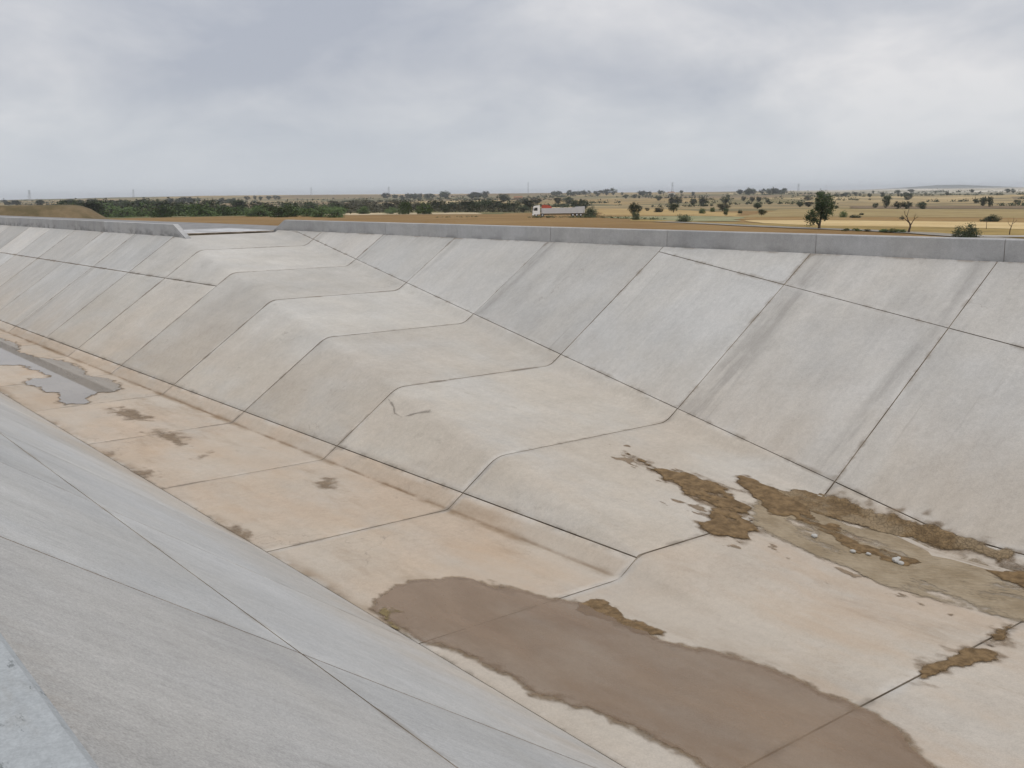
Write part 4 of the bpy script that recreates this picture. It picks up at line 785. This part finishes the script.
# the tall two-lobed tree on the right
root = empty('tree', (-102.3, 135.4, ground_z(-102.3, 135.4)), RZ); root.scale = (5.9,)*3
tag(root, 'tallest dark green tree with two leafy lobes behind the right parapet', 'tree')
me = crown_mesh('crown', [(.10, 0, .74, .20, .20, .24), (.17, 0, .52, .19, .18, .22), (.02, .05, .86, .12, .12, .12), (-.20, 0, .30, .17, .17, .20), (-.14, .0, .45, .12, .12, .12), (.10, .05, .32, .13, .13, .14), (.0, 0, .60, .14, .14, .14)], 150, 40, .020, M_leaf['oak'], 5)
c = bpy.data.objects.new('crown', me); COL.objects.link(c); c.parent = root
t = MB(); t.tube([(0, 0, -.03), (.0, 0, .10), (.03, 0, .3), (.09, .0, .6), (.11, 0, .85)], [.04, .033, .026, .014, .005]); t.tube([(0, 0, .08), (-.10, 0, .22), (-.2, 0, .38)], [.024, .016, .006]); t.tube([(.04, 0, .3), (.15, .02, .45), (.22, .02, .6)], [.018, .012, .005])
t.build('trunk', M_bark, root)
# bare trees
def bare(x, y, h, limbs, label, leaves=None):
    root = empty('bare_tree', (x, y, ground_z(x, y)+0.1), RZ); root.scale = (h,)*3; tag(root, label, 'tree')
    tr_ = MB(); tr_.tube(*limbs[0]); tr_.build('trunk', M_deadwood, root)
    for pts, rad in limbs[1:]:
        b = MB(); b.tube(pts, rad, 5); e0, e1 = Vector(pts[-2]), Vector(pts[-1])
        for i in range(4):
            s_ = e0.lerp(e1, rnd.uniform(.1, 1.0)); b.tube([s_, s_+Vector((rnd.uniform(-.10, .10), rnd.uniform(-.1, .1), rnd.uniform(.03, .13)))], [rad[-1]*.8, .002], 4)
        b.build('branch', M_deadwood, root)
    if leaves:
        c = bpy.data.objects.new('leaves', crown_mesh('leaves', leaves, 9, 16, .025, M_leaf['brown'], 31)); COL.objects.link(c); c.parent = root
bare(-82.2, 128.2, 3.4, [([(0, 0, -.03), (.02, 0, .10), (.06, 0, .24), (.03, 0, .36), (-.06, 0, .50)], [.05, .042, .036, .030, .022]),
    ([(-.06, 0, .50), (-.10, .03, .66), (-.06, .02, .82), (-.02, .02, .98)], [.022, .016, .010, .004]), ([(.03, 0, .36), (-.12, -.05, .48), (-.26, -.05, .60), (-.34, -.03, .66)], [.022, .016, .010, .004]),
    ([(.05, 0, .26), (.15, .04, .42), (.22, .03, .54), (.34, .03, .60)], [.026, .018, .012, .004]), ([(-.10, .03, .62), (-.18, .05, .74), (-.22, .02, .88)], [.014, .010, .003]), ([(.2, .03, .5), (.20, -.04, .64), (.26, -.05, .74)], [.013, .008, .003])],
    'leaning dead tree with forked bare limbs by the dirt path', [(-.30, 0, .60, .13, .10, .07)])
bare(-68.4, 129.4, 2.2, [([(0, 0, -.03), (.02, 0, .25), (.08, 0, .45), (.12, 0, .6)], [.032, .028, .022, .015]), ([(.12, 0, .6), (.18, 0, .8), (.16, 0, 1.0)], [.015, .01, .003]), ([(.08, 0, .45), (-.08, .03, .62), (-.14, .02, .78)], [.015, .01, .003]), ([(.12, 0, .6), (.3, .03, .72), (.42, .02, .84)], [.012, .008, .003])],
    'small bare forked tree near the right edge of the field')
bare(-81.4, 148.1, 1.7, [([(0, 0, -.03), (.01, 0, .3), (-.02, 0, .55)], [.026, .022, .014]), ([(-.02, 0, .55), (-.08, 0, .8), (-.06, 0, 1.0)], [.013, .008, .003]), ([(0, 0, .5), (.12, 0, .72), (.2, 0, .95)], [.013, .008, .003])],
    'thin sapling standing just below the dark oval bush', [(.02, 0, .8, .22, .2, .16)])
for nm, (shape, colour, x, y, h, wd, label) in {
    'a': ('bush', 'dark', -67.5, 116.9, 2.2, 3.1, 'round dark bush just behind the right parapet'), 'b': ('bush', 'dark', -104.8, 194.2, 1.65, 3.8, 'wide dark oval bush in the yellow field at far right'),
    'c': ('bush', 'green', -158.5, 223.6, 2.1, 2.2, 'upright green bush right of the tallest tree'), 'd': ('bush', 'dark', -151.6, 218.4, 0.95, 2.7, 'low flat dark bush right of the upright green one'),
    'e': ('bush', 'dark', -183.5, 269.0, 0.85, 1.4, 'tiny dark bush above the low flat one'), 'f': ('bush', 'olive', -152.2, 157.6, 2.2, 3.6, 'spreading grey green bush beside the reed bed'),
    'g': ('tree', 'oak', -294.4, 305.8, 3.8, 4.6, 'round tree with a clear trunk above the grey green bush'), 'h': ('bush', 'dark', -306.0, 309.2, 3.1, 4.3, 'round dark bush left of the clear-trunked tree'),
    'i': ('bush', 'green', -259.4, 283.6, 2.4, 2.7, 'small round green bush in the middle of the plain'), 'j': ('bush', 'green', -291.2, 325.6, 2.6, 2.2, 'narrow green bush right of the small round one'),
    'k': ('tree', 'olive', -304.1, 346.8, 3.7, 5.9, 'broad pale tree clump in the middle of the plain'), 'l': ('tree', 'oak', -205.8, 234.0, 2.5, 1.6, 'slim dark tree in front of the broad pale clump'),
    'm': ('bush', 'dark', -243.8, 286.0, 1.8, 1.5, 'small dark bush between the slim tree and leaning tree'), 'n': ('tree', 'oak', -332.7, 405.8, 2.9, 4.7, 'dark wide tree behind the leaning tree'),
    'o': ('tree', 'olive', -202.6, 246.3, 2.1, 2.9, 'small flat-topped tree left of the straw field'), 'p': ('tree', 'oak', -236.5, 226.4, 4.4, 3.9, 'loose dark tree standing right of the lorry'),
    'q': ('bush', 'olive', -177.9, 169.2, 2.5, 2.0, 'upright bush under the loose dark tree'), 'r': ('bush', 'dark', -223.3, 195.9, 3.8, 4.4, 'dark bush at the rear end of the lorry')}.items():
    plant(shape, colour, 'near', x, y, h*(1.2 if shape == 'bush' else 1.0), wd, label, sink=0.16 if shape == 'bush' else 0.02)
nth_w = ['first', 'second', 'third', 'fifth', 'sixth', 'seventh', 'fourth']
for i, (x, y, h, wd) in enumerate([(-92.4, 128.1, .5, 1.2), (-91.2, 129.1, .48, 1.5), (-89.6, 129.3, .4, 1.2), (-85.0, 127.0, .62, 1.3), (-84.2, 127.6, .7, 1.4), (-82.9, 127.6, .62, 1.4), (-86.4, 128.4, .5, 1.2)]):
    plant('bush', 'green', 'mid', x, y, h, wd, nth_w[i]+' low green weed clump from the left along the dirt path', 'weed clumps along the dirt path')
LBL = {'far': ('tree', 'dark', 'mid', 'dark tree scattered over the middle distance of the plain', 'trees scattered on the plain'), 'sky': ('tree', 'dark', 'far', 'small dark tree far off along the skyline', 'trees along the skyline'),
       'beltg': ('bush', 'green', 'mid', 'fresh green shrub at the front of the tree belt', 'green shrubs of the tree belt'), 'beltd': ('tree', 'dark', 'mid', 'dark tree inside the belt beyond the ochre field', 'dark trees of the tree belt'),
       'beltb': ('tree', 'brown', 'mid', 'grey brown tree in the middle of the belt', 'grey brown trees of the tree belt')}
ONES = ['', 'first', 'second', 'third', 'fourth', 'fifth', 'sixth', 'seventh', 'eighth', 'ninth', 'tenth', 'eleventh', 'twelfth', 'thirteenth', 'fourteenth', 'fifteenth', 'sixteenth', 'seventeenth', 'eighteenth', 'nineteenth']
TENS = {20: ('twentieth', 'twenty'), 30: ('thirtieth', 'thirty'), 40: ('fortieth', 'forty')}
def nth(i):
    if i < 20: return ONES[i]
    a, b = TENS[i//10*10]; return a if i % 10 == 0 else b+'-'+ONES[i % 10]
def column(x, y): return 512+FOCAL*math.tan(YAW-math.atan2(y-CAM_POS[1], x-CAM_POS[0]))
STRETCH = [(-999, 60, 'above the earth bank'), (60, 172, 'above the left end of the tree belt'), (172, 245, 'above the ramp mouth'), (245, 300, 'on the tan hill'), (300, 460, 'above the two large green shrubs'), (460, 530, 'left of the lorry'), (530, 620, 'above the lorry'), (620, 736, 'left of the long skyline wood'), (736, 800, 'in the long skyline wood'), (800, 9999, 'right of the tallest tree')]
for k, lst in FAR_TREES.items():
    shape, colour, size, lb, gr = LBL[k]; cnt = {}
    for x, y, h, wd in sorted(lst, key=lambda q: column(q[0], q[1])):
        if k == 'sky':
            s_ = [q for q in STRETCH if q[0] <= column(x, y) < q[1]][0][2]; cnt[s_] = cnt.get(s_, 0)+1; l_ = nth(cnt[s_])+' small skyline tree from the left '+s_
        else: cnt[k] = cnt.get(k, 0)+1; l_ = lb+', '+nth(cnt[k])+' from the left'
        plant(shape, colour, size, x, y, h*(1.4 if k == 'sky' else 1.12), wd*(1.2 if k == 'sky' else 1.0), l_, gr, sink=0.06)

# hedges and scrub too small and many to tell apart, along the field edges of the plain
def scrub(name, lines, mat, label, leaf=0.5, seed=4):
    q = random.Random(seed); V = []; Fc = []
    for (x0, y0), (x1, y1), n, h, sp in lines:
        for i in range(n):
            t = q.random(); cx, cy_ = x0+(x1-x0)*t+q.gauss(0, sp), y0+(y1-y0)*t+q.gauss(0, sp); hh = h*q.uniform(.45, 1.25); ww = hh*q.uniform(.7, 1.8); z = ground_z(cx, cy_)
            for k_ in range(26):
                p_ = Vector((cx+q.gauss(0, ww*.42), cy_+q.gauss(0, ww*.42), z+abs(q.gauss(0, .42))*hh+.1)); a = Vector((q.gauss(0, 1), q.gauss(0, 1), q.gauss(0, .7))).normalized(); b = a.orthogonal().normalized(); s_ = leaf*h/3*q.uniform(.6, 1.4)
                k = len(V); V += [p_-a*s_, p_+b*s_*.6, p_+a*s_, p_-b*s_*.6]; Fc.append([k, k+1, k+2, k+3])
    o = mesh_obj(name, V, Fc, mat); tag(o, label, 'scrub', kind='stuff'); return o
def dl(u, d):      # plan position at a compass offset and distance from the viewing point
    a = YAW-math.atan((u-512)/FOCAL); return (CAM_POS[0]+d*math.cos(a), CAM_POS[1]+d*math.sin(a))
q_ = random.Random(8); lines = []
for i in range(95):
    d = 560*(4.6**q_.random()); u = q_.uniform(-60, 1090); w_ = q_.uniform(15, 90); lines.append((dl(u, d), dl(u+w_, d*q_.uniform(.92, 1.1)), int(6+w_*.16), 1.6+d/900*q_.uniform(.6, 1.5), d*.008))
scrub('scrub', lines, M_leaf['dark'], 'dark hedges and scrub scattered over the far plain', .6, 4)
lines = [(dl(u, d), dl(u+40, d*1.02), 26, h, 5) for u, d, h in ((70, 500, 4.5), (110, 505, 4.2), (150, 500, 4.4), (190, 495, 4.0), (230, 490, 3.8), (270, 480, 3.8), (310, 480, 3.6))]
scrub('belt_undergrowth', lines, M_leaf['green'], 'green undergrowth filling the foot of the tree belt', .35, 6)
lines = [(dl(u, d), dl(u+45, d*1.02), 30, h, 8) for u, d, h in ((330, 520, 3.6), (370, 525, 3.8), (410, 520, 3.6), (450, 500, 3.4), (490, 480, 3.2), (340, 600, 5.5), (390, 620, 5.5), (440, 610, 5.0), (480, 590, 4.5), (90, 560, 6.0), (140, 560, 6.0), (190, 560, 6.0), (240, 560, 5.5), (290, 560, 5.5))]
scrub('belt_thicket', lines, M_leaf['brown'], 'grey brown thicket behind the green shrubs of the belt', .35, 7)
lines = [(dl(535, 303), dl(600, 296), 60, .75, 1.2), (dl(600, 296), dl(660, 250), 40, .6, 1.5), (dl(440, 330), dl(480, 330), 14, .6, 1.0)]
scrub('verge_weeds', lines, M_leaf['olive'], 'grey green weeds along the verge in front of the lorry', .5, 9)

# ------------------------------------------------------------------ lorry
M_white = plain('white_paint', (0.78, 0.78, 0.77), 0.4, 0.5, 0.04, 1); M_red = plain('red_tarp', (0.42, 0.085, 0.05), 0.7, 0.3, 0.25, 2); M_steel = plain('trailer_steel', (0.52, 0.52, 0.525), 0.6, 0.4, 0.12, 1.2)
M_rubber = plain('tyre_rubber', (0.025, 0.025, 0.026), 0.9, 0.2); M_glass = plain('dark_glass', (0.03, 0.035, 0.04), 0.1, 0.6, 0.05); M_lamp = plain('lamp_lens', (0.6, 0.6, 0.55), 0.2, 0.5, 0.05)
tx, ty = -243.0, 201.0
lorry = empty('lorry', (tx, ty, ground_z(tx, ty)+0.12), RZ); tag(lorry, 'lorry with white cab and long grey trailer beyond the ochre field', 'lorry')
lorry.scale = (-1, 1, 1) if False else (1, 1, 1)
# local x runs to the right as seen, the cab is at the left end (x = -8)
t = MB(); t.prism([(-8.0, .75), (-8.0, 1.7), (-7.75, 2.95), (-7.4, 3.25), (-5.75, 3.45), (-5.7, .75)], -1.22, 1.22); cab = t.build('cab', M_white, lorry)
t = MB(); t.prism([(-8.03, 1.75), (-7.81, 2.85), (-7.75, 2.85), (-7.97, 1.75)], -1.1, 1.1); t.build('windscreen', M_glass, cab)
for y0, y1 in ((-1.235, -1.215), (1.215, 1.235)):
    t = MB(); t.prism([(-7.6, 1.85), (-7.4, 2.75), (-6.5, 2.75), (-6.5, 1.85)], y0, y1); t.build('side_window', M_glass, cab)
t = MB(); t.box(-8.06, -8.0, -.9, .9, .95, 1.5, .01); t.build('grille', M_rubber, cab); t = MB(); t.box(-8.1, -7.6, -1.24, 1.24, .45, .74, .04); t.build('bumper', M_white, cab)
for y in (-.95, .95):
    t = MB(); t.box(-8.13, -8.09, y-.16, y+.16, .52, .68); t.build('headlight', M_lamp, cab)
    t = MB(); t.box(-7.7, -7.6, y*1.38-.1, y*1.38+.1, 2.0, 2.6, .03); t.bar((-7.6, y*1.25, 2.6), (-7.65, y*1.4, 2.6), .02); t.build('mirror', M_rubber, cab)
t = MB(); t.box(-7.6, 7.6, -.45, .45, .62, .9); t.build('chassis', M_rubber, lorry)
t = MB(); t.prism([(-5.3, 1.05), (-5.3, 2.55), (5.0, 2.65), (5.0, 2.85), (7.8, 2.95), (7.75, 1.05)], -1.25, 1.25); body = t.build('trailer_body', M_steel, lorry)
for x in [-5.25, -3.4, -1.6, .2, 2.0, 3.8, 5.6, 7.4]:
    for y in (-1.29, 1.29):
        t = MB(); t.box(x, x+.12, y-.04, y+.04, 1.05, 2.6); t.build('side_post', M_steel, body)
t = MB(); t.box(-5.35, 7.8, -1.3, 1.3, 2.5, 2.62) if False else t.box(-5.3, 7.7, -1.30, -1.26, 1.0, 1.15); t.box(-5.3, 7.7, 1.26, 1.30, 1.0, 1.15); t.build('side_rail', M_steel, body)
t = MB(); t.prism([(-5.2, 2.50), (-5.15, 3.4), (-4.6, 3.6), (-3.2, 3.45), (-2.4, 3.15), (-2.1, 2.50)], -1.1, 1.1); tag(t.build('tarp_roll', M_red, lorry), 'red tarpaulin heap at the front of the trailer')
for x in (-6.9, -5.0, 4.2, 5.4, 6.6):
    for y in (-1.05, 1.05):
        t = MB(); t.cyl((x, y, .5), (0, 1, 0), .5, .32); wl = t.build('wheel', M_rubber, lorry); t = MB(); t.cyl((x, y+math.copysign(.15, y), .5), (0, 1, 0), .26, .06); t.build('rim', M_steel, wl)

# ------------------------------------------------------------------ farm houses, pylons, earth bank
M_plaster = plain('plaster', (0.62, 0.58, 0.50), 0.9, 0.2, 0.1, .4); M_tan = plain('mud_plaster', (0.36, 0.27, 0.19), 0.9, 0.2, 0.15, .4); M_tile = plain('roof_tile', (0.30, 0.17, 0.11), 0.9, 0.2, 0.2, .6); M_dark = plain('dark_opening', (0.04, 0.04, 0.045), 0.5, 0.3, 0.1)
def house(x, y, lx, ly, h, mat, label, rz):
    root = empty('farm_house', (x, y, ground_z(x, y)), rz); tag(root, label, 'house')
    t = MB(); t.box(-lx/2, lx/2, -ly/2, ly/2, -1, h); wl = t.build('wall', mat, root)
    t = MB(); rf = [(-ly/2-.4, h-.1), (0, h+ly*.24), (ly/2+.4, h-.1)]; t.v += [Vector((sx, y_, z_)) for sx in (-lx/2-.3, lx/2+.3) for y_, z_ in rf]; t.f += [[0, 3, 4, 1], [1, 4, 5, 2], [0, 1, 2], [3, 5, 4], [0, 2, 5, 3]]; roof = t.build('roof', M_tile, root)
    t = MB(); t.box(lx*.2, lx*.2+.6, -.3, .3, h, h+ly*.24+.8); t.build('chimney', mat, roof)
    t = MB(); t.box(-.6, .6, -ly/2-.04, -ly/2, 0, 2.2); t.build('door', M_dark, root)
    for sx in (-.33, -.17, .17, .33):
        t = MB(); t.box(sx*lx-.6, sx*lx+.6, -ly/2-.04, -ly/2, h*.4, h*.4+1.3); t.build('window', M_dark, root)
house(-952, 300, 9, 6, 5.5, M_tan, 'tan farm house among the trees at far left', RZ)
house(-1649, 1737, 14, 8, 5.0, M_plaster, 'white farm house on the skyline right of the lorry', RZ+.2)
house(-1176, 924, 12, 7, 4.0, M_tan, 'low tan farm house behind the lorry', RZ-.2)
M_pyl = plain('galvanised_steel', (0.30, 0.31, 0.33), 0.6, 0.4, 0.1)
def pylon(x, y, h, label, rz=0.0, slim=False):
    root = empty('mast' if slim else 'power_pylon', (x, y, ground_z(x, y)-1), rz); tag(root, label, 'mast' if slim else 'pylon', None if slim else 'pylons along the skyline')
    b, tp = (.035*h, .018*h) if slim else (.10*h, .018*h); r = .007*h
    for sx in (-1, 1):
        for sy in (-1, 1):
            t = MB(); t.bar((sx*b, sy*b, 0), (sx*tp, sy*tp, h), r); t.build('leg', M_pyl, root)
    t = MB(); n = 7; wd = lambda k: b+(tp-b)*k/n
    for k in range(n):
        z0, z1 = h*k/n, h*(k+1)/n; a, c = wd(k), wd(k+1)
        for s1, s2 in (((-1, -1), (1, -1)), ((1, -1), (1, 1)), ((1, 1), (-1, 1)), ((-1, 1), (-1, -1))):
            t.bar((s1[0]*a, s1[1]*a, z0), (s2[0]*c, s2[1]*c, z1), r*.6)
    t.build('bracing', M_pyl, root)
    for z_ in (() if slim else (.70, .82, .94)):
        t = MB(); t.bar((-.15*h, 0, h*z_), (.15*h, 0, h*z_), r*.9); t.bar((-.15*h, 0, h*z_), (0, 0, h*(z_+.05)), r*.6); t.bar((.15*h, 0, h*z_), (0, 0, h*(z_+.05)), r*.6); t.build('cross_arm', M_pyl, root)
for x, y, h, lb in ((-2723, 646, 28, 'pylon at the far left end of the skyline'), (-2848, 936, 24, 'pylon above the tan farm house'), (-2390, 1451, 24, 'pylon above the two large green shrubs'), (-2059, 2175, 30, 'pylon right of the white farm house'), (-1917, 2555, 28, 'pylon left of the tallest tree'), (-2666, 1368, 22, 'pylon on the tan hill above the tree belt')):
    pylon(x, y, h, lb, RZ)
pylon(-2023, 1626, 32, 'slim tall mast on the skyline above the lorry cab', RZ, True)
# long earth bank at the far left: flat crest, raking right end
ax = Vector((math.sin(YAW), -math.cos(YAW), 0)); bx = Vector((math.cos(YAW), math.sin(YAW), 0))
def bank_pt(u, v): return Vector((-248.0, 46.0, 0))+Vector((0.285, 0.958, 0))*u+Vector((-0.958, 0.285, 0))*v
V = []; Fc = []; nu, nv = 60, 24
for i in range(nu+1):
    for j in range(nv+1):
        u = -70+102*i/nu; v = -22+44*j/nv; q = bank_pt(u, v)
        e = min(1, max(0, (27-u)/12.5))*min(1, max(0, (22-abs(v))/12.5)); e = e*e*(3-2*e)
        z = ground_z(q.x, q.y); top = 4.75+0.25*float(fbm(q.x, q.y, .12, 3))
        V.append((q.x, q.y, z-0.3+(top-z+0.3)*e+0.3*float(fbm(q.x, q.y, .5, 3))*(1-abs(2*e-1))))
for i in range(nu):
    for j in range(nv): Fc.append([i*(nv+1)+j, (i+1)*(nv+1)+j, (i+1)*(nv+1)+j+1, i*(nv+1)+j+1][::-1])
eb = mesh_obj('earth_bank', V, Fc, land_mat('bank_earth', (0.105, 0.085, 0.045), (0.185, 0.138, 0.08), 0.15), None, True); tag(eb, 'dry grassy earth bank with flat crest at far left', 'earth bank', kind='structure')

# ------------------------------------------------------------------ haze
if HAZE > 0:
    hz = bpy.data.materials.new('haze'); hz.use_nodes = True; hn = hz.node_tree.nodes
    for n in list(hn): hn.remove(n)
    pv = hn.new('ShaderNodeVolumePrincipled'); pv.inputs['Color'].default_value = (0.93, 0.96, 1.0, 1); pv.inputs['Density'].default_value = HAZE; pv.inputs['Anisotropy'].default_value = 0.2
    ou = hn.new('ShaderNodeOutputMaterial'); hz.node_tree.links.new(pv.outputs[0], ou.inputs['Volume'])
    zb = -12.0; zt = 48.0; h_ = 10700
    mb = MB(); mb.box(-h_, h_, -h_, h_, zb, zt); o = mb.build('haze', hz); tag(o, 'thin pale haze over the plain', 'haze', kind='stuff')
